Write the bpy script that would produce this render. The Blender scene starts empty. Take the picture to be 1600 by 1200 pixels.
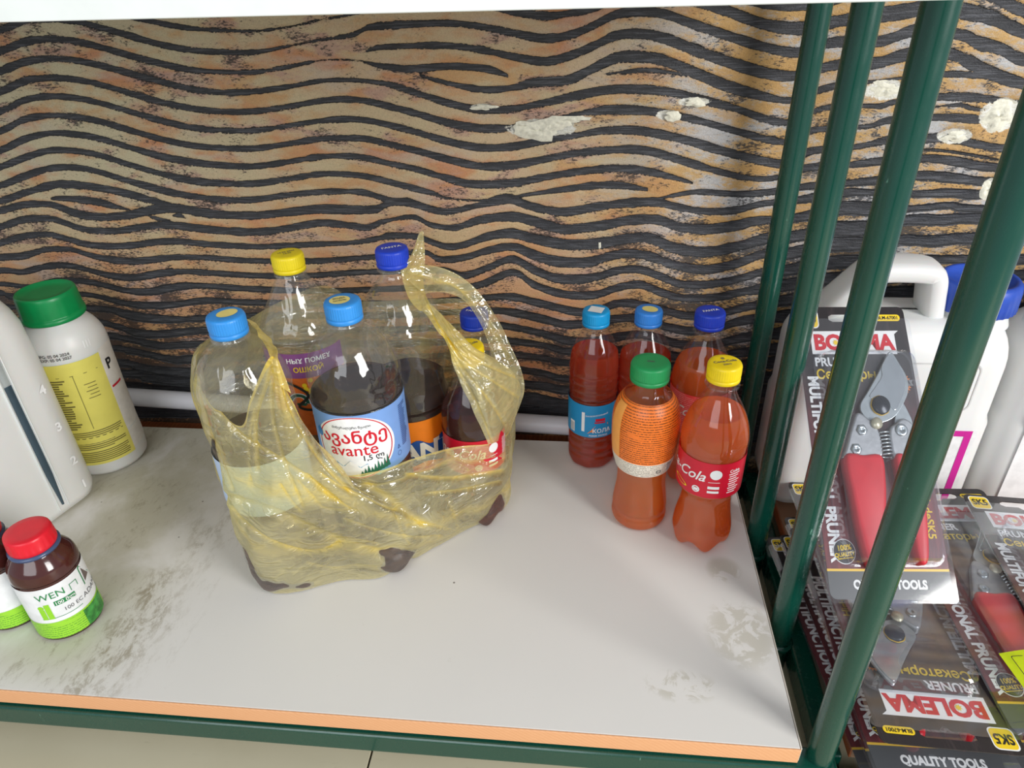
import bpy, bmesh, math, random
import numpy as np
from mathutils import Vector, Matrix, noise as mn
from math import sin, cos, pi, radians

random.seed(3); np.random.seed(3)
S = bpy.context.scene
COL = S.collection

# ------------------------------------------------------------------ camera
YAW, PITCH, ROLL, FPX, CH = radians(-6.6156), radians(32.0921), radians(1.9455), 1121.65, 0.6
_cy, _sy = cos(YAW), sin(YAW)
_f = np.array([_sy*cos(PITCH), _cy*cos(PITCH), -sin(PITCH)])
_r = np.array([_cy, -_sy, 0.0]); _d = np.cross(_f, _r)
_cr, _sr = cos(ROLL), sin(ROLL)
CM = np.array([_cr*_r + _sr*_d, -_sr*_r + _cr*_d, _f])
cam = bpy.data.cameras.new('camera'); camo = bpy.data.objects.new('camera', cam); COL.objects.link(camo)
mw = Matrix.Identity(4)
for i in range(3):
    mw[i][0] = CM[0][i]; mw[i][1] = -CM[1][i]; mw[i][2] = -CM[2][i]
mw[2][3] = CH
camo.matrix_world = mw
cam.sensor_width = 36; cam.lens = FPX/1600*36; cam.clip_start = 0.02
S.camera = camo
S.view_settings.view_transform = 'Standard'; S.view_settings.look = 'None'
S.view_settings.gamma = 1; S.view_settings.use_curve_mapping = False
S.view_settings.exposure = 0.0
S.cycles.max_bounces = 16; S.cycles.transparent_max_bounces = 32; S.cycles.transmission_bounces = 14

# ------------------------------------------------------------------ world and lights
w = bpy.data.worlds.new('world'); S.world = w; w.use_nodes = True
bg = w.node_tree.nodes['Background']; bg.inputs[0].default_value = (0.86, 0.91, 1.0, 1); bg.inputs[1].default_value = 0.50
def area(name, loc, target, sx, sy, power, col):
    l = bpy.data.lights.new(name, 'AREA'); l.shape = 'RECTANGLE'; l.size = sx; l.size_y = sy; l.energy = power; l.color = col
    o = bpy.data.objects.new(name, l); COL.objects.link(o); o.location = loc
    o.rotation_euler = (Vector(target)-Vector(loc)).to_track_quat('-Z', 'Y').to_euler(); return o
area('window_light_right', (1.75, -0.85, 1.15), (0.1, 0.7, 0.1), 0.8, 1.2, 52, (1.0, 0.985, 0.96))
area('window_light_front', (-0.7, -1.6, 1.25), (-0.1, 0.7, 0.1), 1.6, 1.2, 22, (0.93, 0.965, 1.0))

# ------------------------------------------------------------------ photo ray helpers (pixel of the survey photo -> point on a known plane)
def ray(x, y): return CM.T @ np.array([(x-800)/FPX, (y-600)/FPX, 1.0])
def gz(x, y, z=0.0):
    q = ray(x, y); t = (z-CH)/q[2]; return Vector((q[0]*t, q[1]*t, z))
def wy(x, y, Y):
    q = ray(x, y); t = Y/q[1]; return Vector((q[0]*t, Y, CH+q[2]*t))

# ------------------------------------------------------------------ object helpers
def tag(o, label=None, cat=None, group=None, kind=None):
    if label: o['label'] = label
    if cat: o['category'] = cat
    if group: o['group'] = group
    if kind: o['kind'] = kind
    return o
def empty(name, loc, label, cat, group=None, rz=0.0):
    o = bpy.data.objects.new(name, None); o.empty_display_size = .02; COL.objects.link(o)
    o.location = loc; o.rotation_euler = (0, 0, rz)
    return tag(o, label, cat, group)
def mk(name, verts, faces, mat, parent=None, smooth=True, loc=None):
    me = bpy.data.meshes.new(name); me.from_pydata([tuple(v) for v in verts], [], faces)
    if smooth: me.shade_smooth()
    if mat: me.materials.append(mat)
    o = bpy.data.objects.new(name, me); COL.objects.link(o)
    if parent: o.parent = parent
    if loc: o.location = loc
    return o
def mkbm(name, bm, mat, parent=None, smooth=False, loc=None):
    me = bpy.data.meshes.new(name); bm.to_mesh(me); bm.free()
    if smooth: me.shade_smooth()
    if mat: me.materials.append(mat)
    o = bpy.data.objects.new(name, me); COL.objects.link(o)
    if parent: o.parent = parent
    if loc: o.location = loc
    return o
def box_bm(x0, x1, y0, y1, z0, z1, bev=0.0, seg=2, bm=None):
    b = bmesh.new()
    bmesh.ops.create_cube(b, size=1, matrix=Matrix.Translation(((x0+x1)/2, (y0+y1)/2, (z0+z1)/2)) @ Matrix.Diagonal((x1-x0, y1-y0, z1-z0, 1)))
    if bev: bmesh.ops.bevel(b, geom=b.edges[:], offset=bev, segments=seg, affect='EDGES', profile=.6)
    if bm is not None:
        me = bpy.data.meshes.new('t'); b.to_mesh(me); b.free(); bm.from_mesh(me); bpy.data.meshes.remove(me); return bm
    return b
def cr(pts, per=6, closed=False):
    P = [np.array(p, float) for p in pts]; n = len(P); out = []
    rng = range(n if closed else n-1)
    for i in rng:
        if closed: p0, p1, p2, p3 = P[(i-1) % n], P[i], P[(i+1) % n], P[(i+2) % n]
        else: p0, p1, p2, p3 = P[max(i-1, 0)], P[i], P[i+1], P[min(i+2, n-1)]
        for k in range(per):
            t = k/per
            out.append(.5*((2*p1)+(-p0+p2)*t+(2*p0-5*p1+4*p2-p3)*t*t+(-p0+3*p1-3*p2+p3)*t**3))
    if not closed: out.append(P[-1])
    return out
def lathe(prof, n=64, rf=None):
    """prof: (r,z) from bottom to top. rf(theta,r,z)->(r,z)"""
    V, Fc = [], []
    for (r, z) in prof:
        for k in range(n):
            th = 2*pi*k/n
            rr, zz = (r, z) if rf is None else rf(th, r, z)
            V.append((rr*cos(th), rr*sin(th), zz))
    for i in range(len(prof)-1):
        for k in range(n):
            a = i*n+k; b = i*n+(k+1) % n
            Fc.append((a, b, b+n, a+n))
    return V, Fc
def rprof(pts, per=5): return [(max(p[0], 1e-5), p[1]) for p in cr(pts, per)]
def tube(pts, r, n=12, mat=None, name='tube', parent=None, rs=None, closed_ends=True, flat=None):
    P = [Vector(p) for p in pts]; V, Fc = [], []
    up = Vector((0, 0, 1)); prev = None
    for i, p in enumerate(P):
        t = (P[min(i+1, len(P)-1)]-P[max(i-1, 0)]).normalized()
        if prev is None:
            a = t.cross(up)
            if a.length < .1: a = t.cross(Vector((1, 0, 0)))
        else: a = prev - t*prev.dot(t)
        a.normalize(); prev = a.copy(); b = t.cross(a)
        rr = rs[i] if rs else r
        for k in range(n):
            th = 2*pi*k/n; V.append(p + a*cos(th)*rr + b*sin(th)*rr*(flat or 1))
    for i in range(len(P)-1):
        for k in range(n):
            a = i*n+k; b = i*n+(k+1) % n; Fc.append((a, b, b+n, a+n))
    if closed_ends: Fc.append(tuple(range(n))[::-1]); Fc.append(tuple(range((len(P)-1)*n, len(P)*n)))
    return mk(name, V, Fc, mat, parent)
def extrude_poly(name, pts, z0, z1, mat, parent=None, bev=0.0, smooth=False):
    bm = bmesh.new(); vs = [bm.verts.new((p[0], p[1], z0)) for p in pts]; f = bm.faces.new(vs)
    if f.normal.z > 0 or True:
        f.normal_update()
        if f.normal.z > 0: f.normal_flip()
    r = bmesh.ops.extrude_face_region(bm, geom=[f]); nv = [v for v in r['geom'] if isinstance(v, bmesh.types.BMVert)]
    bmesh.ops.translate(bm, verts=nv, vec=(0, 0, z1-z0))
    if bev:
        top = [e for e in bm.edges if all(abs(v.co.z-z1) < 1e-7 for v in e.verts)]
        try: bmesh.ops.bevel(bm, geom=top, offset=bev, segments=3, affect='EDGES', profile=.5, clamp_overlap=True)
        except Exception: pass
    bmesh.ops.recalc_face_normals(bm, faces=bm.faces[:])
    return mkbm(name, bm, mat, parent, smooth)
def rrect(x0, y0, x1, y1, r, n=5):
    out = []
    for cx, cyy, a in ((x1-r, y0+r, -90), (x1-r, y1-r, 0), (x0+r, y1-r, 90), (x0+r, y0+r, 180)):
        for k in range(n+1):
            t = radians(a+90*k/n); out.append((cx+r*cos(t), cyy+r*sin(t)))
    return out

# ---- flat print: text, discs, rectangles gathered and mapped by a function
_tc = {}
def text_geo(body, size, bold=0.0, shear=0.0, sx=1.0, align='CENTER'):
    key = (body, size, bold, shear, sx, align)
    if key in _tc: return _tc[key]
    c = bpy.data.curves.new('t', 'FONT'); c.body = body; c.size = size; c.offset = bold*size; c.shear = shear
    c.align_x = align; c.align_y = 'CENTER'; c.resolution_u = 3
    o = bpy.data.objects.new('t', c); COL.objects.link(o)
    bpy.context.view_layer.update()
    me = bpy.data.meshes.new_from_object(o.evaluated_get(bpy.context.evaluated_depsgraph_get()))
    V = [(v.co.x*sx, v.co.y) for v in me.vertices]; Fc = [tuple(p.vertices) for p in me.polygons]
    bpy.data.objects.remove(o); bpy.data.curves.remove(c); bpy.data.meshes.remove(me)
    _tc[key] = (V, Fc); return V, Fc
class Print:
    def __init__(s): s.V, s.F = [], []
    def add(s, V, Fc, x=0, y=0, rot=0, lift=0.0):
        n = len(s.V); c, q = cos(rot), sin(rot)
        s.V += [(x+c*a-q*b, y+q*a+c*b, lift) for a, b in V]; s.F += [tuple(i+n for i in f) for f in Fc]; return s
    def text(s, body, size, x=0, y=0, rot=0, bold=0.0, shear=0.0, sx=1.0, align='CENTER', lift=0.0):
        V, Fc = text_geo(body, size, bold, shear, sx, align); return s.add(V, Fc, x, y, rot, lift)
    def disc(s, x, y, rx, ry=None, n=40, rings=5, hole=0.0, rot=0, lift=0.0):
        ry = ry or rx; V, Fc = [], []
        for i in range(rings+1):
            t = max(hole + (1-hole)*i/rings, .001)
            for k in range(n): V.append((rx*t*cos(2*pi*k/n), ry*t*sin(2*pi*k/n)))
        for i in range(rings):
            for k in range(n): Fc.append((i*n+k, (i+1)*n+k, (i+1)*n+(k+1) % n, i*n+(k+1) % n))
        return s.add(V, Fc, x, y, rot, lift)
    def rect(s, x0, y0, x1, y1, nx=6, rot=0, lift=0.0, sk=0.0):
        V = [((x0 + (x1-x0)*i/nx) + sk*j, y0 if j == 0 else y1) for j in (0, 1) for i in range(nx+1)]
        Fc = [(i, i+1, i+nx+2, i+nx+1) for i in range(nx)]; return s.add(V, Fc, 0, 0, rot, lift)
    def poly(s, pts, lift=0.0): return s.add(pts, [tuple(range(len(pts)))], lift=lift)
    def build(s, name, mat, parent, mapf=None, lift=0.0):
        V = [(mapf or (lambda x, y, z: (x, y, z)))(a, b, c+lift) for a, b, c in s.V]
        return mk(name, V, s.F, mat, parent, smooth=False)
def cyl(r, th0=0.0, rfun=None):
    def f(x, y, z):
        R = (rfun(y) if rfun else r) + z; th = -pi/2 + th0 + x/(rfun(y) if rfun else r)
        return (R*cos(th), R*sin(th), y)
    return f
def sleeve(r, z0, z1, th0=-pi, th1=pi, n=64, nz=6, rfun=None, tilt=0.0):
    V, Fc = [], []
    for j in range(nz+1):
        z = z0+(z1-z0)*j/nz; R = rfun(z) if rfun else r
        for k in range(n+1):
            th = -pi/2+th0+(th1-th0)*k/n; V.append((R*cos(th), R*sin(th), z+tilt*cos(th)))
    for j in range(nz):
        for k in range(n): Fc.append((j*(n+1)+k, j*(n+1)+k+1, (j+1)*(n+1)+k+1, (j+1)*(n+1)+k))
    return V, Fc

# ------------------------------------------------------------------ materials
class NT:
    def __init__(s, name):
        s.m = bpy.data.materials.new(name); s.m.use_nodes = True; s.t = s.m.node_tree; s.t.nodes.clear()
        s.out = s.n('ShaderNodeOutputMaterial')
    def n(s, ty, **kw):
        nd = s.t.nodes.new(ty)
        for k, v in kw.items():
            if k[0] == '_': setattr(nd, k[1:], v)
            else:
                key = int(k[1:]) if k[0] == 'i' and k[1:].isdigit() else k.replace('__', ' ')
                if hasattr(v, 'type') and hasattr(v, 'is_linked'): s.t.links.new(v, nd.inputs[key])
                else: nd.inputs[key].default_value = v
        return nd
    def link(s, a, b): s.t.links.new(a, b)
    def math(s, op, a, b=0.0, c=None, clamp=False):
        nd = s.n('ShaderNodeMath', _operation=op, _use_clamp=clamp)
        for i, v in enumerate((a, b, c)):
            if v is None: continue
            if hasattr(v, 'is_linked'): s.link(v, nd.inputs[i])
            else: nd.inputs[i].default_value = v
        return nd.outputs[0]
    def mix(s, fac, a, b):
        nd = s.n('ShaderNodeMix', _data_type='RGBA')
        for idx, v in ((0, fac), (6, a), (7, b)):
            if hasattr(v, 'is_linked'): s.link(v, nd.inputs[idx])
            else: nd.inputs[idx].default_value = v if idx == 0 else (*v, 1)
        return nd.outputs[2]
    def ss(s, v, lo, hi, a=0.0, b=1.0):
        nd = s.n('ShaderNodeMapRange', _interpolation_type='SMOOTHSTEP'); s.link(v, nd.inputs[0])
        for i, q in zip((1, 2, 3, 4), (lo, hi, a, b)): nd.inputs[i].default_value = q
        return nd.outputs[0]
    def coord(s, scale=(1, 1, 1), rot=(0, 0, 0), loc=(0, 0, 0)):
        tc = s.n('ShaderNodeTexCoord'); mp = s.n('ShaderNodeMapping'); s.link(tc.outputs['Object'], mp.inputs[0])
        mp.inputs['Scale'].default_value = scale; mp.inputs['Rotation'].default_value = rot; mp.inputs['Location'].default_value = loc
        return mp.outputs[0]
    def noise(s, vec, scale, detail=3, rough=.55, dist=0.0):
        nd = s.n('ShaderNodeTexNoise'); s.link(vec, nd.inputs['Vector'])
        nd.inputs['Scale'].default_value = scale; nd.inputs['Detail'].default_value = detail
        nd.inputs['Roughness'].default_value = rough; nd.inputs['Distortion'].default_value = dist
        return nd.outputs['Fac']
    def bump(s, h, strength=.3, dist=.001):
        nd = s.n('ShaderNodeBump'); s.link(h, nd.inputs['Height']); nd.inputs['Strength'].default_value = strength
        nd.inputs['Distance'].default_value = dist; return nd.outputs[0]
    def princ(s, col, rough=.5, spec=.5, metal=0.0, normal=None, **kw):
        p = s.n('ShaderNodeBsdfPrincipled')
        if hasattr(col, 'is_linked'): s.link(col, p.inputs['Base Color'])
        else: p.inputs['Base Color'].default_value = (*col, 1)
        if hasattr(rough, 'is_linked'): s.link(rough, p.inputs['Roughness'])
        else: p.inputs['Roughness'].default_value = rough
        p.inputs['Metallic'].default_value = metal; p.inputs['Specular IOR Level'].default_value = spec
        if normal is not None: s.link(normal, p.inputs['Normal'])
        for k, v in kw.items(): p.inputs[k.replace('_', ' ')].default_value = v
        return p.outputs[0]
    def done(s, sh): s.link(sh, s.out.inputs[0]); return s.m
def srgb(r, g, b): return tuple(((c/255)/12.92 if c/255 <= .04045 else ((c/255+.055)/1.055)**2.4) for c in (r, g, b))
_mc = {}
def plain(name, col, rough=.45, spec=.5, metal=0.0, var=.08, sc=60, bump=.05, **kw):
    if name in _mc: return _mc[name]
    t = NT(name); c = t.coord(); nz = t.noise(c, sc, 4)
    colr = t.mix(t.ss(nz, .3, .7), tuple(x*(1-var) for x in col), tuple(min(1, x*(1+var)) for x in col))
    _mc[name] = t.done(t.princ(colr, rough, spec, metal, t.bump(nz, bump, .0006), **kw)); return _mc[name]
def ink(name, col): return plain(name, col, .5, .35, var=.03, bump=0.0)

def pet(name, tint=(1, 1, 1), haze=.03, crinkle=.25, sc=28, lo=.10):
    t = NT(name); c = t.coord((1, 1, .7)); nz = t.noise(c, sc, 2, .5, 1.2); v = t.n('ShaderNodeTexVoronoi'); t.link(c, v.inputs[0]); v.inputs['Scale'].default_value = sc*.6
    nrm = t.bump(t.math('ADD', nz, t.math('MULTIPLY', v.outputs['Distance'], .7)), crinkle, .012)
    lw = t.n('ShaderNodeLayerWeight', Blend=.22); t.link(nrm, lw.inputs['Normal'])
    fac = t.math('ADD', t.math('MULTIPLY', lw.outputs['Facing'], .26), lo, clamp=True)
    tr = t.n('ShaderNodeBsdfTransparent', Color=(*tint, 1)); gl = t.n('ShaderNodeBsdfGlossy', Roughness=.06); gl.inputs['Color'].default_value = (1, 1, 1, 1); t.link(nrm, gl.inputs['Normal'])
    df = t.n('ShaderNodeBsdfDiffuse', Color=(.8, .8, .8, 1))
    m1 = t.n('ShaderNodeMixShader'); t.link(fac, m1.inputs[0]); t.link(tr.outputs[0], m1.inputs[1]); t.link(gl.outputs[0], m1.inputs[2])
    m2 = t.n('ShaderNodeMixShader', Fac=haze); t.link(m1.outputs[0], m2.inputs[1]); t.link(df.outputs[0], m2.inputs[2])
    return t.done(m2.outputs[0])
def liquid(name, col, turb=.2, tcol=None, ior=1.2):
    t = NT(name); g = t.n('ShaderNodeBsdfGlass', Roughness=.0, IOR=ior, Color=(*col, 1))
    d = t.n('ShaderNodeBsdfTranslucent', Color=(*(tcol or col), 1)); d2 = t.n('ShaderNodeBsdfDiffuse', Color=(*(tcol or col), 1))
    m0 = t.n('ShaderNodeMixShader', Fac=.5); t.link(d.outputs[0], m0.inputs[1]); t.link(d2.outputs[0], m0.inputs[2])
    m = t.n('ShaderNodeMixShader', Fac=turb); t.link(g.outputs[0], m.inputs[1]); t.link(m0.outputs[0], m.inputs[2])
    return t.done(m.outputs[0])
def clear(name, tint=(.96, .97, .98), gl=.12, haze=.05, rough=.06):
    t = NT(name); lw = t.n('ShaderNodeLayerWeight', Blend=.3)
    fac = t.math('ADD', t.math('MULTIPLY', lw.outputs['Facing'], .42), gl, clamp=True)
    tr = t.n('ShaderNodeBsdfTransparent', Color=(*tint, 1)); g = t.n('ShaderNodeBsdfGlossy', Roughness=rough); g.inputs['Color'].default_value = (1, 1, 1, 1)
    df = t.n('ShaderNodeBsdfDiffuse', Color=(.8, .8, .82, 1))
    a = t.n('ShaderNodeMixShader'); t.link(fac, a.inputs[0]); t.link(tr.outputs[0], a.inputs[1]); t.link(g.outputs[0], a.inputs[2])
    b = t.n('ShaderNodeMixShader', Fac=haze); t.link(a.outputs[0], b.inputs[1]); t.link(df.outputs[0], b.inputs[2])
    return t.done(b.outputs[0])
def microprint(name, base, inkc, lines=700, dens=.5):
    """fine illegible print: rows broken by noise"""
    t = NT(name); tc = t.n('ShaderNodeTexCoord'); sp = t.n('ShaderNodeSeparateXYZ'); t.link(tc.outputs['Object'], sp.inputs[0])
    row = t.math('SINE', t.math('MULTIPLY', sp.outputs[2], lines*2*pi/1.6))
    c = t.coord((1, 1, .25)); nz = t.noise(c, 1300, 2); blk = t.noise(t.coord((.3, .3, 1)), 60, 1)
    m = t.math('MULTIPLY', t.ss(row, 0, .5), t.ss(nz, .42, .50)); m = t.math('MULTIPLY', m, t.ss(blk, .30, .36)); m = t.math('MULTIPLY', m, dens)
    return t.done(t.princ(t.mix(m, base, inkc), .35, .4))

M = {}
M['white_ink'] = ink('white_ink', (.85, .85, .84)); M['black_ink'] = ink('black_ink', (.02, .02, .02)); M['yellow_ink'] = ink('yellow_ink', srgb(240, 205, 40))
M['red_ink'] = ink('red_ink', srgb(205, 25, 45)); M['grey_ink'] = ink('grey_ink', (.12, .12, .12)); M['green_ink'] = ink('green_ink', srgb(40, 135, 75))
M['lime_ink'] = ink('lime_ink', srgb(150, 215, 50)); M['gold_ink'] = ink('gold_ink', srgb(205, 165, 45))
M['magenta_ink'] = ink('magenta_ink', srgb(205, 40, 150))

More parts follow.
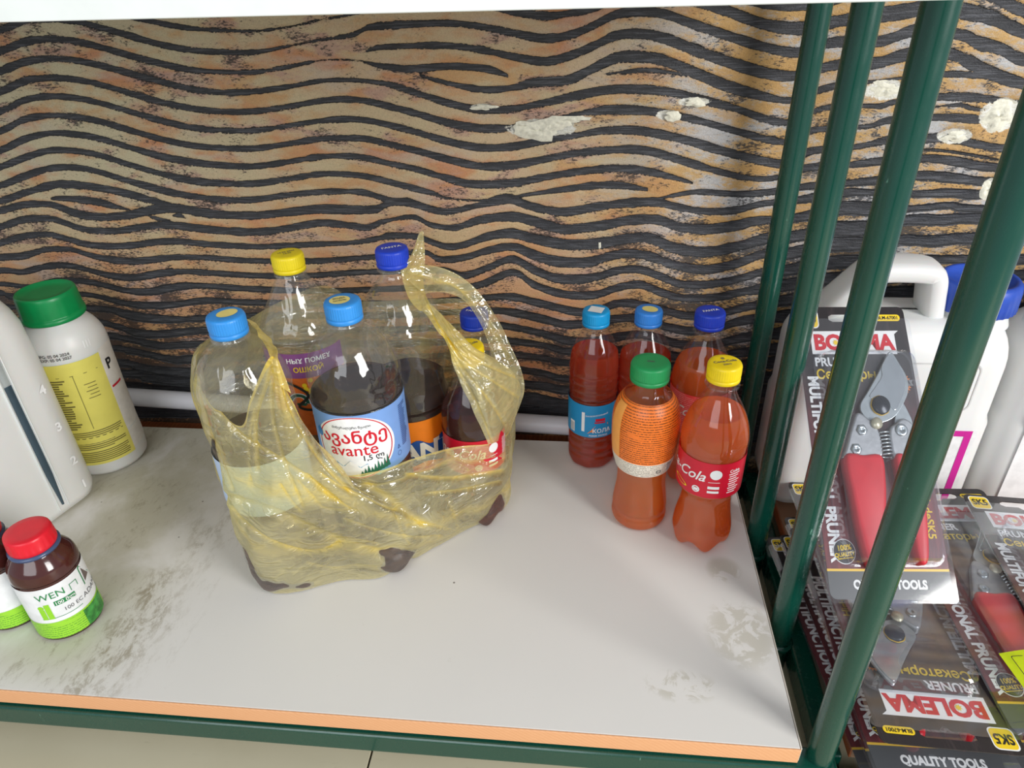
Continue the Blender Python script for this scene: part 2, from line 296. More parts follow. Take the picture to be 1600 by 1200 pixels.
# ================================================================== WALL: relief panel of wavy bands
WY = 0.85
STR = {
'c': [(1150,-4,6),(1175,2,6),(1200,5,8),(1250,8,8),(1290,4,7),(1330,-8,6)],
'top': [(1530,-12,6),(1555,-2,7),(1600,17,9),(1680,40,9)],
't0': [(185,20,3),(195,23,4),(220,29,5),(260,38,5),(300,44,4),(350,47,3),(400,48,2),(450,42,1.5),(500,31,1.5),(540,24,2),(555,19,4),(575,17,1)],
'a': [(755,8,1),(762,12,2),(800,17,6),(850,25,6),(888,21,5),(925,14,5),(950,6,4),(980,-4,3)],
'b': [(1070,-2,4),(1085,4,5),(1125,13,8),(1162,27,8),(1200,39,8),(1250,44,9),(1320,31,9),(1410,18,11),(1460,10,10),(1508,18,11),(1550,28,10),(1600,50,9),(1700,70,9)],
's1': [(-80,70,5),(0,47,5.5),(37,33,5),(75,30,5),(112,32,5),(150,41,5.5),(200,55,5.5),(250,69,5),(300,78,5),(350,81,4.5),(400,81,4),(450,72,2),(500,62,2),(535,57,3.5),(555,53,4),(575,43,4),(600,40,6),(650,37,5.5),(700,36,5),(750,41,5),(800,51,5.5),(850,60,6),(890,55,6),(925,41,6),(962,23,6),(1000,18,7),(1038,22,7),(1075,35,7),(1125,52,7),(1200,75,7),(1250,82,7),(1300,66,7),(1375,64,8),(1430,47,8),(1500,54,8),(1525,66,9),(1562,76,9),(1600,94,8),(1700,110,8)],
's2': [(-80,105,6),(0,80,6),(37,66,6),(75,61,5.5),(112,64,5.5),(150,72,6),(200,86,6),(250,99,6),(300,109,5),(350,112,4),(400,112,4),(450,104,3),(500,94,2),(530,92.5,1.2),(562,94,1.5),(590,101,4),(620,106,6),(650,107,6.5),(700,103,6),(750,106,6),(775,111,5),(795,119,2)],
's2b': [(570,80,1),(582,76,3),(600,73,4.5),(650,71,5),(700,71,5),(750,77,5),(800,88,6),(850,96,6),(888,88,6),(925,73,6),(962,56,7),(1000,53,7),(1038,60,8),(1088,79,8),(1138,97,8),(1200,115,8),(1245,118,7),(1301,102,7),(1367,98,8),(1395,90,9),(1420,84,9),(1460,78,8),(1490,86,8),(1512,96,9),(1550,115,9),(1597,130,8),(1700,150,8)],
'l3': [(657,117,1.5),(687,126,4),(725,135,5),(762,140,5),(800,137,5),(835,129,7),(888,125,7),(925,108,7),(962,91,8),(1000,89,8),(1038,95,8),(1088,115,8),(1138,135,8),(1200,152,6),(1240,156,4),(1295,136,5),(1365,127,2),(1412,121,2),(1480,115,4),(1520,117,4),(1538,121,2)],
'l3b': [(947,116,1),(975,113,2.5),(1012,110,3.5),(1050,114,2.5),(1075,119,1)],
's3': [(-80,136,6),(0,111,6),(37,97,6),(75,92,5),(112,94,5),(150,101,5.5),(200,114,6),(250,127,6),(300,139,5),(350,144,4.5),(400,142,4.5),(450,135,4),(500,126,3.5),(537,124,3),(575,126,3),(612,132,5),(650,144,5.5),(700,160,6),(750,171,6),(800,170,5),(850,161,5),(900,150,6),(950,141,6),(1000,140,6.5),(1050,145,6),(1100,157,6),(1150,170,5),(1200,187,5),(1240,190,4),(1285,169,4),(1350,165,3),(1375,165,4),(1400,158,4),(1470,150,5),(1525,152,6),(1575,158,4),(1700,170,5)],
's3b': [(1455,166,1),(1475,164,2),(1500,163,3),(1512,167,3),(1540,172,2)],
's4': [(-80,168,6),(0,143,6),(37,127,5.5),(75,122,5),(112,124,5),(150,131,5),(200,145,5.5),(250,159,6),(300,169,5),(350,174,4.5),(400,173,4.5),(450,166,4),(500,157,4),(537,154,5),(575,157,5),(612,166,5.5),(650,176,5.5),(700,191,6),(750,200,6),(800,200,5),(840,196,2),(890,181,3),(925,175,5),(962,172,7),(1012,174,6),(1050,180,5),(1088,188,5),(1150,205,5),(1200,218,5),(1240,221,4),(1270,203,5),(1350,197,3),(1375,190,5),(1395,186,5),(1465,182,5),(1520,185,6),(1550,190,3),(1700,200,4)],
's5': [(-80,198,5),(0,174,5),(37,157,5),(75,151,5),(112,153,5),(150,160,5),(200,174,5),(250,188,5.5),(300,199,5),(350,203,4.5),(400,203,4.5),(450,196,4),(500,188,4),(540,185,5),(575,187,5),(612,195,5.5),(650,205,5.5),(700,220,6),(750,230,6),(800,229,5.5),(850,220,5),(900,212,4),(940,205,5),(988,204,6),(1025,209,6),(1075,220,6),(1125,235,6),(1200,253,6),(1240,255,5),(1265,236,5),(1340,228,4),(1385,218,5),(1450,215,6),(1475,215,6),(1530,225,5),(1560,230,5),(1700,240,5)],
's5b': [(1435,233,1),(1460,233,1.6),(1500,238,1.6),(1560,249,1.5)],
's6': [(-80,228,5),(0,205,5),(37,187,5),(75,181,4.5),(112,183,5),(150,189,5),(200,203,5),(250,217,5),(300,227,5),(350,231,4.5),(400,231,4.5),(450,224,4),(500,216,4.5),(540,214.5,5),(575,216,5),(612,225,5),(650,234,5.5),(700,248,6),(750,259,6),(800,258,6),(850,249,5),(900,240,5),(950,235,5),(988,234,5.5),(1025,239,5.5),(1062,250,5.5),(1112,265,5),(1162,277,4),(1200,279,3),(1230,272,3),(1258,262,5),(1330,256,4),(1380,250,5),(1450,246,5),(1500,252,6),(1550,260,5),(1700,268,5)],
's7': [(-80,258,5),(0,235,5),(37,218,5),(75,209,4.5),(112,210,5),(150,216,5),(200,230,5),(250,244,6),(300,253,6),(350,258,5),(400,259,4.5),(450,252,4),(500,244,4.5),(540,242.5,4.5),(575,246,5),(612,255,5),(650,263,5),(700,278,6),(738,287,6),(800,286,6),(850,277,5),(900,269,5),(950,264,5),(988,265,5.5),(1025,271,5),(1065,281,3),(1085,287,1)],
's8': [(-80,285,5),(0,261,5),(37,247,5),(75,236,4.5),(112,236,5),(150,242,5),(200,257,5),(250,271,5),(300,282,6),(350,286,5),(400,286,5),(450,279,4.5),(500,271,4.5),(540,271,4.5),(575,275,5),(612,284,5),(650,294,5),(680,302,4),(700,309,2),(750,313,1.5),(790,309,1.5),(830,303,3),(880,296,4),(930,290,5),(970,290,5),(1015,297,2)],
's8b': [(1030,310,1),(1050,306,3),(1090,300,4),(1150,303,4),(1200,300,4),(1255,291,4),(1325,285,4),(1375,280,5),(1435,273,6),(1500,278,6),(1545,283,5),(1700,290,5)],
's9': [(-80,312,5),(0,290,5),(37,276,5),(75,264,5),(112,262,5),(150,268,5),(200,283,5),(230,291,6),(270,301,6),(300,306,5),(350,312,5),(400,311,5),(450,304,4.5),(500,299,4.5),(540,298,4.5),(575,301,5),(612,313,5),(640,315,6),(670,325,6),(700,330,5),(740,322,5),(780,312,7),(800,311,7),(830,322,6),(880,331,6),(933,323,6),(983,317,6),(1027,316,6),(1053,322,5),(1100,330,5),(1150,328,5),(1190,318,4),(1245,312,5),(1320,300,5),(1362,300,4),(1425,302,4),(1480,300,5),(1530,303,5),(1700,306,5)],
's10': [(-80,330,5),(0,314,5),(37,302,5),(75,291,6),(100,288,6),(150,293,6),(200,303,6),(240,314,6),(275,322,3)],
's10b': [(78,311,1),(90,310,3),(112,311,5),(150,315,6),(175,321,5),(204,328,1)],
's11': [(-80,345,5),(0,329,5),(37,320,5),(75,319,5),(100,326,6),(125,335,7),(162,339,6),(200,336,6),(237,328,7),(275,325,7),(312,331,7),(350,335,6),(400,336,6),(450,331,6),(500,326,7),(550,327,7),(588,326,6),(605,318,5),(630,315,6),(655,321,5)],
's11b': [(225,334,1),(245,341,3),(268,344,1)],
's11c': [(270,337,1),(282,336,4),(292,341,1)],
's12': [(-80,368,5),(0,354,5),(37,343,5),(75,341,5),(100,347,5),(125,356,5),(150,360,5),(187,360,5),(225,354,5),(262,351,6),(300,355,6),(350,360,6),(400,362,6),(440,358,5),(490,349,6),(512,348,6),(550,352,5),(575,355,5),(595,347,4),(625,340,3),(650,339,4),(675,351,4),(712,355,5),(750,343,6),(800,338,7),(833,345,7),(867,355,7),(883,358,6.5),(917,355,6.5),(952,350,6.5),(983,344,6.5),(1027,343,6.5),(1060,354,6),(1100,358,7),(1150,352,7),(1180,345,6),(1243,340,6),(1312,325,8),(1358,325,8),(1420,325,4),(1480,320,4),(1520,325,4),(1700,330,4)],
's13': [(-80,392,5),(0,379,5),(37,369,5),(75,366,5),(100,371,5),(137,381,5),(175,384,5),(212,382,5),(250,377,5),(287,377,5),(325,381,5),(400,385,4),(437,384,4),(500,381,4),(550,379,3.5),(587,373,4),(612,368,5),(650,369,5),(675,378,5),(700,385,5),(725,382,5),(762,369,6),(800,364,7),(833,372,7),(883,381,7),(933,380,7),(983,372,7),(1017,372,7),(1050,386,7),(1100,393,7),(1150,385,7),(1197,372,7),(1235,370,7),(1300,357,9),(1350,356,9),(1415,343,6),(1470,343,7),(1520,340,6),(1700,344,6)],
's14': [(-80,415,5),(0,402,5),(37,399,5),(75,389,4),(112,389,4),(137,396,4),(162,402,5),(200,407,5),(237,405,5),(275,401,4),(325,402,4),(362,405,4),(400,407,4),(475,408,4),(525,406,4),(562,403,4),(600,400,4),(660,393,4),(687,405,5),(725,402,5),(762,391,5),(800,385,6),(833,397,7),(867,407,7),(917,409,6.5),(950,400,6),(983,395,6),(1017,400,6),(1050,412,6),(1100,420,6),(1150,411,6),(1193,396,6),(1230,396,7),(1295,382,9),(1347,380,8),(1405,374,6),(1460,376,7),(1510,372,7),(1700,375,7)],
's15': [(-80,435,4),(0,422,4),(37,424,4),(75,415,4),(112,414,4),(150,423,4),(175,429,5),(212,432,5),(250,426,5),(287,423,4),(325,425,4),(400,430,4),(475,431,4),(525,428,4),(575,425,4),(650,425,3),(690,422,5),(725,430,5),(762,418,5),(800,404,5),(833,420,6),(867,433,6),(900,435,6),(933,431,5),(967,421,5),(1000,420,5),(1033,431,5),(1067,443,5),(1117,442,5),(1167,431,5),(1190,424,5),(1225,422,7),(1295,410,8),(1345,408,8),(1400,405,5),(1500,405,5),(1700,405,6)],
's16': [(-80,450,4),(0,443,3),(50,447,3),(87,438,4),(125,437,4),(162,443,4),(200,452,4),(237,454,5),(275,447,5),(312,445,4),(400,451,4),(500,455,4),(600,452,4),(650,450,4),(740,447,5),(800,425,5),(833,443,5),(867,455,5),(900,460,5),(933,458,5),(967,447,5),(1000,443,5),(1033,455,5),(1067,464,5),(1117,463,5),(1160,455,5),(1220,446,8),(1290,436,8),(1340,434,8),(1500,430,6),(1700,430,6)],
's17': [(-80,466,4),(0,457,4),(20,462,4),(112,458,3),(150,460,3),(200,472,4),(237,475,5),(275,474,4),(325,468,4),(400,472,4),(600,475,4),(750,465,4),(800,463,5),(833,470,5),(867,478,5),(900,485,5),(930,484,5),(960,473,5),(987,472,5),(1033,482,5),(1073,491,5),(1117,489,5),(1173,477,5),(1215,470,7),(1300,460,8),(1400,458,8),(1560,455,8),(1700,455,8)],
's18': [(-80,485,4),(60,477,3),(110,478,3),(150,480,4),(175,482,4),(200,489,6),(237,495,6),(287,497,4),(350,494,4),(450,493,4),(600,493,4),(760,485,4),(800,487,5),(850,497,5),(883,505,5),(917,503,5),(960,496,5),(1000,495,5),(1040,508,5),(1080,515,5),(1120,511,5),(1170,498,6),(1300,490,9),(1600,485,9)],
's19': [(-80,508,4),(130,500,4),(187,508,4),(212,517,5),(250,520,5),(312,515,4),(420,513,4),(600,516,4),(760,508,4),(800,510,4),(850,520,4),(887,530,5),(930,530,5),(1000,520,5),(1060,535,5),(1110,537,5),(1170,525,6),(1300,515,9),(1600,512,9)],
's20': [(-80,530,4),(150,522,4),(200,527,4),(237,535,5),(262,538,4),(307,536,4),(400,535,4),(600,538,4),(760,530,4),(800,532,4),(850,538,4),(887,547,4),(940,545,4),(1000,543,5),(1060,555,5),(1110,558,5),(1170,548,6),(1300,540,9),(1600,536,9)],
's21': [(-80,550,4),(165,542,4),(200,545,4),(237,552,4),(275,560,5),(305,559,5),(400,557,4),(600,560,4),(760,552,4),(800,553,4),(850,558,4),(887,565,4),(1000,563,4),(1100,577,5),(1170,568,6),(1300,562,9),(1600,560,9)],
's22': [(-80,572,5),(175,565,5),(212,570,6),(250,577,6),(300,580,6),(400,577,5),(600,580,4),(760,573,4),(800,575,4),(850,582,4),(887,590,4),(1000,585,4),(1100,597,5),(1170,590,6),(1300,586,9),(1600,584,9)],
's23': [(-80,592,5),(187,582,5),(225,587,6),(262,592,6),(300,595,6),(400,597,5),(600,600,5),(760,595,5),(800,597,5),(850,602,5),(890,608,5),(1000,605,5),(1100,615,5),(1170,610,7),(1300,610,9),(1600,608,9)],
's24': [(-80,612,6),(190,602,5),(237,605,5),(300,611,7),(500,618,8),(800,622,9),(850,627,9),(890,634,9),(1000,632,9),(1170,642,10),(1300,640,11),(1600,640,11)],
's25': [(-80,640,14),(300,636,14),(800,650,14),(1170,668,18),(1600,672,22)],
}
def build_wall():
    x0, x1, z0, z1 = -1.05, 0.86, -0.085, 0.62
    nx, nz = 780, 600
    X = np.linspace(x0, x1, nx); Z = np.linspace(z0, z1, nz)
    def conv(x, y):
        vx, vy, vz = [CM[0][i]*((x-800)/FPX) + CM[1][i]*((y-600)/FPX) + CM[2][i] for i in range(3)]
        t = WY/vy; return vx*t, CH+vz*t
    best = np.full((nz, nx), -0.02)
    rs = np.random.RandomState(5)
    for pts in STR.values():
        P = [np.array(p, float) for p in pts]
        dense = np.array(cr(P, 8)); dense[:, 2] = np.maximum(dense[:, 2], .3)*(1.04+.14*np.clip((dense[:, 0]-700)/200, 0, 1))
        wx, wz = conv(dense[:, 0], dense[:, 1]); _, wz2 = conv(dense[:, 0], dense[:, 1]-dense[:, 2])
        hw = wz2-wz; o = np.argsort(wx); wx, wz, hw = wx[o], wz[o], hw[o]
        if pts[0][0] <= -60:      # carries on past the frame on the left
            e = np.linspace(wx[0]-.4, wx[0]-.01, 40); ph = (e-wx[0])*16
            wz = np.r_[wz[0]+.012*np.sin(ph), wz]; hw = np.r_[np.full(40, hw[0]), hw]; wx = np.r_[e, wx]
        if pts[-1][0] >= 1600:
            e = np.linspace(wx[-1]+.01, wx[-1]+.4, 40); ph = (e-wx[-1])*16
            wz = np.r_[wz, wz[-1]+.01*np.sin(ph)]; hw = np.r_[hw, np.full(40, hw[-1])]; wx = np.r_[wx, e]
        zc = np.interp(X, wx, wz); h = np.interp(X, wx, hw)
        wob = np.interp(X, np.linspace(x0, x1, 240), rs.randn(240))*.0003
        inside = (X >= wx[0]) & (X <= wx[-1])
        slope = np.gradient(zc, X); cs = 1/np.sqrt(1+slope**2)
        d = (h[None, :]+wob[None, :]-np.abs(Z[:, None]-zc[None, :]))*cs[None, :]
        d[:, ~inside] = -0.02
        best = np.maximum(best, d)
    # relief: tan bands stand proud of the dark ones, with a rolled edge
    t = np.clip((best+.0008)/.0016, 0, 1); t = t*t*(3-2*t)
    rel = .0022*(1-t) + .0007*np.sin(np.clip(best*900, 0, pi))
    # large bulges of the soft panel and torn places
    tears = []
    for (px, py, rx, rz, dep) in TEARS:
        cx, cz = conv(px, py); g = np.exp(-(((X[None, :]-cx)/rx)**2+((Z[:, None]-cz)/rz)**2)**2)
        rel = rel-dep*g; tears.append(g)
    rel = rel + .003*np.sin(X*9+1)[None, :]*np.sin(Z*11)[:, None]
    r2 = rs.rand(nz, nx); rel = rel+(r2-.5)*.0004
    V = np.zeros((nz, nx, 3)); V[..., 0] = X[None, :]; V[..., 1] = WY-rel; V[..., 2] = Z[:, None]
    tear = np.max(tears, axis=0)
    me = bpy.data.meshes.new('wall_back'); me.vertices.add(nx*nz); me.vertices.foreach_set('co', V.reshape(-1).astype(np.float32))
    i = (np.arange(nz-1)[:, None]*nx+np.arange(nx-1)[None, :]).reshape(-1)
    q = np.stack([i, i+1, i+nx+1, i+nx], 1).astype(np.int32); nf = len(q)
    me.loops.add(nf*4); me.polygons.add(nf)
    me.loops.foreach_set('vertex_index', q.reshape(-1)); me.polygons.foreach_set('loop_start', np.arange(0, nf*4, 4, dtype=np.int32))
    me.polygons.foreach_set('loop_total', np.full(nf, 4, np.int32)); me.update(calc_edges=True)
    me.shade_smooth()
    a = me.attributes.new('band', 'FLOAT', 'POINT'); a.data.foreach_set('value', (best*1000).reshape(-1).astype(np.float32))
    a = me.attributes.new('torn', 'FLOAT', 'POINT'); a.data.foreach_set('value', tear.reshape(-1).astype(np.float32))
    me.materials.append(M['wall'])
    o = bpy.data.objects.new('wall_back', me); COL.objects.link(o)
    tag(o, 'soft wall panel with raised tan and gold wavy bands between black ones', kind='structure')
    return o, conv
TEARS = [(850,200,.045,.011,.003),(755,167,.016,.004,.003),(1085,160,.02,.005,.002),(1045,180,.014,.006,.002),(1385,140,.024,.011,.003),(1560,180,.022,.02,.004),(1490,212,.02,.009,.004),(1545,295,.01,.014,.004)]
def wall_mat():
    t = NT('wavy_wall_paint')
    at = t.n('ShaderNodeAttribute'); at.attribute_name = 'band'; band = at.outputs['Fac']
    tn = t.n('ShaderNodeAttribute'); tn.attribute_name = 'torn'; torn = tn.outputs['Fac']
    tc = t.n('ShaderNodeTexCoord'); sp = t.n('ShaderNodeSeparateXYZ'); t.link(tc.outputs['Object'], sp.inputs[0]); X, Z = sp.outputs[0], sp.outputs[2]
    c = t.coord()
    diag = t.coord((1, 1, 3.2), (0, radians(35), 0))
    n1 = t.noise(diag, 10, 5, .6, .6); n2 = t.noise(t.coord((1, 1, 2.2), (0, radians(15), 0), (3, 1, 2)), 13, 4, .6)
    n3 = t.noise(t.coord((1, 1, 2.5), (0, radians(-10), 0), (7, 2, 4)), 17, 4, .6); fine = t.noise(t.coord((1, 1, 2.6), (0, radians(38), 0)), 210, 4, .75); grain = t.noise(c, 700, 2, .6)
    tan = srgb(204, 162, 112); cream = srgb(206, 202, 170); orange = srgb(204, 142, 98); rose = srgb(190, 150, 135); grey = srgb(184, 188, 194); gold = srgb(196, 156, 92)
    colr = t.mix(t.ss(n1, .35, .62), tan, orange)
    left = t.ss(X, -.62, -.25, 1, 0); top = t.ss(Z, .1, .40)
    colr = t.mix(t.math('MULTIPLY', t.ss(n2, .36, .56), t.math('MULTIPLY', top, t.math('ADD', .55, t.math('MULTIPLY', left, .25)))), colr, cream)
    colr = t.mix(t.math('MULTIPLY', t.ss(n3, .53, .66), .75), colr, rose)
    right = t.ss(X, -.05, .18)
    rc = t.mix(t.ss(t.math('ADD', t.math('MULTIPLY', n2, .7), t.math('MULTIPLY', fine, .3)), .46, .58), gold, grey)
    colr = t.mix(t.math('MULTIPLY', right, .85), colr, rc)
    colr = t.mix(t.math('MULTIPLY', t.ss(n1, .56, .68), t.math('MULTIPLY', t.ss(Z, .1, .3, 1, .35), .6)), colr, grey)
    colr = t.mix(t.ss(grain, .35, .75, 0, .25), colr, (.16, .11, .08))
    # worn brush specks where the dark ground shows through; the extra low and left is painted shade
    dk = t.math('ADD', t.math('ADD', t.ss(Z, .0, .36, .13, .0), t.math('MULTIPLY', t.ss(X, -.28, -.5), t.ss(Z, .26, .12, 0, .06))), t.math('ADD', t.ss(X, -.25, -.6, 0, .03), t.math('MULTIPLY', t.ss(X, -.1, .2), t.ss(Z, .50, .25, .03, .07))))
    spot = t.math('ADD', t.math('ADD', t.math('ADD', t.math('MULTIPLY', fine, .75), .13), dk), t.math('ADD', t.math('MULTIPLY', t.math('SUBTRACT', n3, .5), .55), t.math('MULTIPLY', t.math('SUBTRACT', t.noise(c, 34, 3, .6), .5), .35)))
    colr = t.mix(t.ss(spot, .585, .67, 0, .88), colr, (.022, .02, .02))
    edge = t.math('ADD', band, t.math('MULTIPLY', t.math('SUBTRACT', t.noise(t.coord((.6, 1, 1), (0, radians(30), 0)), 520, 4, .7), .5), t.math('ADD', 2.2, t.math('MULTIPLY', t.ss(n3, .45, .6), 4.5))))
    edge = t.math('ADD', edge, t.math('MULTIPLY', t.math('MULTIPLY', t.ss(X, -.28, -.5), t.ss(Z, .26, .12)), .6)); edge = t.math('ADD', edge, t.math('MULTIPLY', t.math('MAXIMUM', t.ss(Z, .0, .33, 1, 0), t.math('MULTIPLY', t.ss(X, .15, .3), t.ss(Z, .42, .3))), 1.7))  # bands widened low and right; the lower-left share is painted-in shade
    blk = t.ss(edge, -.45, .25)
    dark = t.mix(t.ss(t.noise(t.coord((.15, 1, 3)), 260, 3), .45, .7), (.030, .031, .036), (.095, .098, .112))
    rim = t.math('MULTIPLY', t.ss(band, -.8, -.1), t.ss(band, .35, 1.1, 1, 0)); dark = t.mix(rim, dark, (.003, .003, .004))
    colr = t.mix(blk, colr, dark)
    tm = t.math('ADD', torn, t.math('MULTIPLY', t.math('SUBTRACT', t.noise(c, 90, 4, .7), .5), 1.3))
    colr = t.mix(t.ss(tm, .45, .6), colr, t.mix(t.ss(fine, .4, .6), (.62, .6, .5), (.8, .79, .74)))
    h = t.math('ADD', t.math('MULTIPLY', grain, .5), fine)
    rough = t.ss(fine, .3, .7, .38, .62)
    return t.done(t.princ(colr, rough, .5, 0, t.bump(h, .8, .0016)))
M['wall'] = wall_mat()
wall, wconv = build_wall()
# torn flakes of the foam backing standing out of the panel
def flake(px, py, rx, rz, dep, seed):
    cx, cz = wconv(px, py); rnd = random.Random(seed); V, Fc = [], []
    n, rg = 18, 5
    for i in range(rg+1):
        for k in range(n):
            th = 2*pi*k/n; q = (1+.55*mn.noise(Vector((cos(th)*1.6, sin(th)*1.6, seed*3.1)))+.4*mn.noise(Vector((cos(th)*6, sin(th)*6, seed*1.7))))*i/rg
            x, z = cx+rx*q*cos(th), cz+rz*q*sin(th)
            V.append((x, WY-.0008-dep*.55*(1-(i/rg)**2)*(.6+1.3*mn.noise(Vector((x*220, z*300, seed)))), z))
    for i in range(rg):
        for k in range(n): Fc.append((i*n+k, (i+1)*n+k, (i+1)*n+(k+1) % n, i*n+(k+1) % n))
    o = mk('torn_flake', V, Fc, plain('foam_backing', srgb(225, 222, 205), .9, .1, var=.12, sc=250, bump=.6), wall)
    if seed == 1: o['label'] = 'white torn foam backing'
for i, (a, b, c_, d_, e_) in enumerate([(838,203,.027,.011,.008),(868,192,.02,.008,.006),(822,196,.013,.005,.005),(895,186,.02,.004,.004),(755,167,.014,.0035,.005),(1085,160,.012,.004,.004),(1050,182,.009,.005,.004),(1385,140,.02,.009,.006),(1560,182,.019,.019,.012),(1493,212,.014,.007,.006),(1544,297,.008,.012,.006),(937,384,.002,.005,.004),(940,411,.003,.003,.004),(625,96,.002,.003,.003)]):
    flake(a, b, c_, d_, e_, i+1)

# ================================================================== SHELVING
def laminate():
    t = NT('grubby_white_laminate'); c = t.coord(); tc = t.n('ShaderNodeTexCoord'); sp = t.n('ShaderNodeSeparateXYZ'); t.link(tc.outputs['Object'], sp.inputs[0]); X, Y = sp.outputs[0], sp.outputs[1]
    base = t.mix(t.noise(c, 5, 2), srgb(217, 215, 210), srgb(224, 221, 216))
    n = t.noise(t.coord((1, .8, 1), (0, 0, radians(-35))), 11, 5, .6, .3); f = t.noise(t.coord((1, .5, 1), (0, 0, radians(-35))), 85, 6, .8, .3)
    left = t.math('MULTIPLY', t.ss(X, -.40, -.52), t.ss(Y, .36, .42))
    film = t.math('MULTIPLY', left, t.ss(n, .28, .55)); col = t.mix(t.math('MULTIPLY', film, .8), base, srgb(186, 182, 162))
    d = t.math('MULTIPLY', t.math('MULTIPLY', t.ss(n, .44, .62), t.ss(f, .50, .66)), t.ss(X, -.37, -.44)); col = t.mix(t.math('MULTIPLY', d, .5), col, srgb(128, 116, 88))
    d2 = t.math('MULTIPLY', t.math('MULTIPLY', t.ss(t.math('ABSOLUTE', t.math('ADD', X, .455)), .05, .01), t.ss(f, .44, .6)), t.math('MULTIPLY', t.ss(Y, .66, .58), t.ss(n, .36, .5))); col = t.mix(t.math('MULTIPLY', d2, .5), col, srgb(130, 116, 86))
    # stain by the right front corner
    def blob(cx, cy, rx, ry):
        dx = t.math('DIVIDE', t.math('SUBTRACT', X, cx), rx); dy = t.math('DIVIDE', t.math('SUBTRACT', Y, cy), ry)
        r = t.math('ADD', t.math('MULTIPLY', dx, dx), t.math('MULTIPLY', dy, dy)); return t.ss(r, 1.0, .2)
    b = t.math('MAXIMUM', t.math('MAXIMUM', blob(.165, .495, .04, .05), blob(.16, .58, .022, .022)), blob(.10, .43, .04, .02))
    s = t.math('MULTIPLY', b, t.ss(t.noise(c, 45, 5, .65, .8), .46, .54)); col = t.mix(t.math('MULTIPLY', s, .5), col, srgb(176, 170, 150))
    sm = t.math('MULTIPLY', t.math('MULTIPLY', t.ss(t.noise(c, 30, 6, .75), .66, .72), t.ss(Y, .5, .42)), .5); col = t.mix(sm, col, srgb(150, 140, 115))
    v = t.n('ShaderNodeTexVoronoi'); t.link(c, v.inputs[0]); v.inputs['Scale'].default_value = 38; v.inputs['Randomness'].default_value = 1
    sep = t.n('ShaderNodeSeparateColor'); t.link(v.outputs['Color'], sep.inputs[0])
    speck = t.math('MULTIPLY', t.ss(v.outputs['Distance'], .055, .035), t.ss(sep.outputs[0], .86, .88)); col = t.mix(t.math('MULTIPLY', speck, .8), col, (.09, .07, .05))
    rough = t.ss(n, .3, .7, .34, .48)
    return t.done(t.princ(col, rough, .35, 0, t.bump(f, .04, .0004)))
def wood_edge(name, a, b):
    t = NT(name); c = t.coord((8, 1, 60)); n = t.noise(c, 16, 4, .6, .4)
    w = t.n('ShaderNodeTexWave'); t.link(t.coord((1, 1, 1), (0, radians(55), 0)), w.inputs[0]); w.inputs['Scale'].default_value = 90; w.inputs['Distortion'].default_value = 3
    return t.done(t.princ(t.mix(t.math('ADD', t.math('MULTIPLY', n, .7), t.math('MULTIPLY', w.outputs['Fac'], .3)), a, b), .5, .3))
def green_paint():
    t = NT('green_enamel'); c = t.coord(); n = t.noise(c, 9, 4, .5); f = t.noise(t.coord((1, 1, .3)), 120, 4, .7)
    col = t.mix(n, srgb(6, 62, 50), srgb(10, 74, 60)); col = t.mix(t.ss(f, .69, .74, 0, .75), col, srgb(110, 160, 140))
    return t.done(t.princ(col, t.ss(f, .3, .7, .2, .3), .5, 0, t.bump(n, .05, .001), Coat_Weight=.3, Coat_Roughness=.08))
M['laminate'] = laminate(); M['edge'] = wood_edge('orange_edge_band', srgb(222, 160, 112), srgb(238, 182, 136)); M['green'] = green_paint()
M['brown'] = wood_edge('brown_batten', srgb(120, 64, 36), srgb(172, 98, 58)); M['white_pl'] = plain('white_shelf', srgb(226, 230, 226), .4, .4, var=.02, bump=.02)

sh = empty('shelf_board', (0, 0, 0), 'off-white laminate shelf board with orange edge band and grime on its left side', 'shelf')
mkbm('panel', box_bm(-1.15, .195, .3765, .805, -.018, 0, .0006, 1), M['laminate'], sh)
mkbm('edge_band', box_bm(-1.15, .1952, .3745, .3763, -.0182, .0002, .0004, 1), M['edge'], sh)['label'] = 'orange wood-look front edge band'
mkbm('edge_band', box_bm(.1954, .1966, .3765, .805, -.018, 0, .0003, 1), plain('pale_edge', srgb(205, 198, 185), .5), sh)

up = empty('upper_shelf', (0, 0, .57), 'white upper shelf board across the top of the picture', 'shelf')
mkbm('panel', box_bm(-1.15, .195, .374, .80, 0.0, .018, .0006, 1), M['white_pl'], up)
mkbm('edge_band', box_bm(-1.15, .195, .3722, .3738, -.0002, .0182, .0004, 1), M['white_pl'], up)

rk = empty('shelving_frame', (.215, .4, -.08), 'green painted steel shelving frame with four round uprights', 'rack')
def inrack(o): o.location = (-.215, -.4, .08); return o
PR = .0155
for (xx, yy, rr) in ((.2165, .80, .0119), (.213, .655, .0121), (.2145, .525, .0119), (.217, .385, .0114)):
    inrack(tube([(xx, yy, -.0795), (xx, yy, -.02), (xx, yy, .3), (xx, yy, .8), (xx, yy, 1.15)], rr, 40, M['green'], 'upright', rk))
inrack(mkbm('front_rail', box_bm(-1.15, .23, .371, .393, -.047, -.0215, .003, 3), M['green'], rk))
inrack(mkbm('rear_rail', box_bm(-1.15, .205, .775, .797, -.045, -.0215, .003, 3), M['green'], rk))
inrack(mkbm('side_rail', box_bm(.226, .246, .40, .81, -.075, -.045, .003, 3), M['green'], rk))
inrack(mkbm('cross_rail', box_bm(.232, .9, .371, .393, -.075, -.05, .003, 3), M['green'], rk))
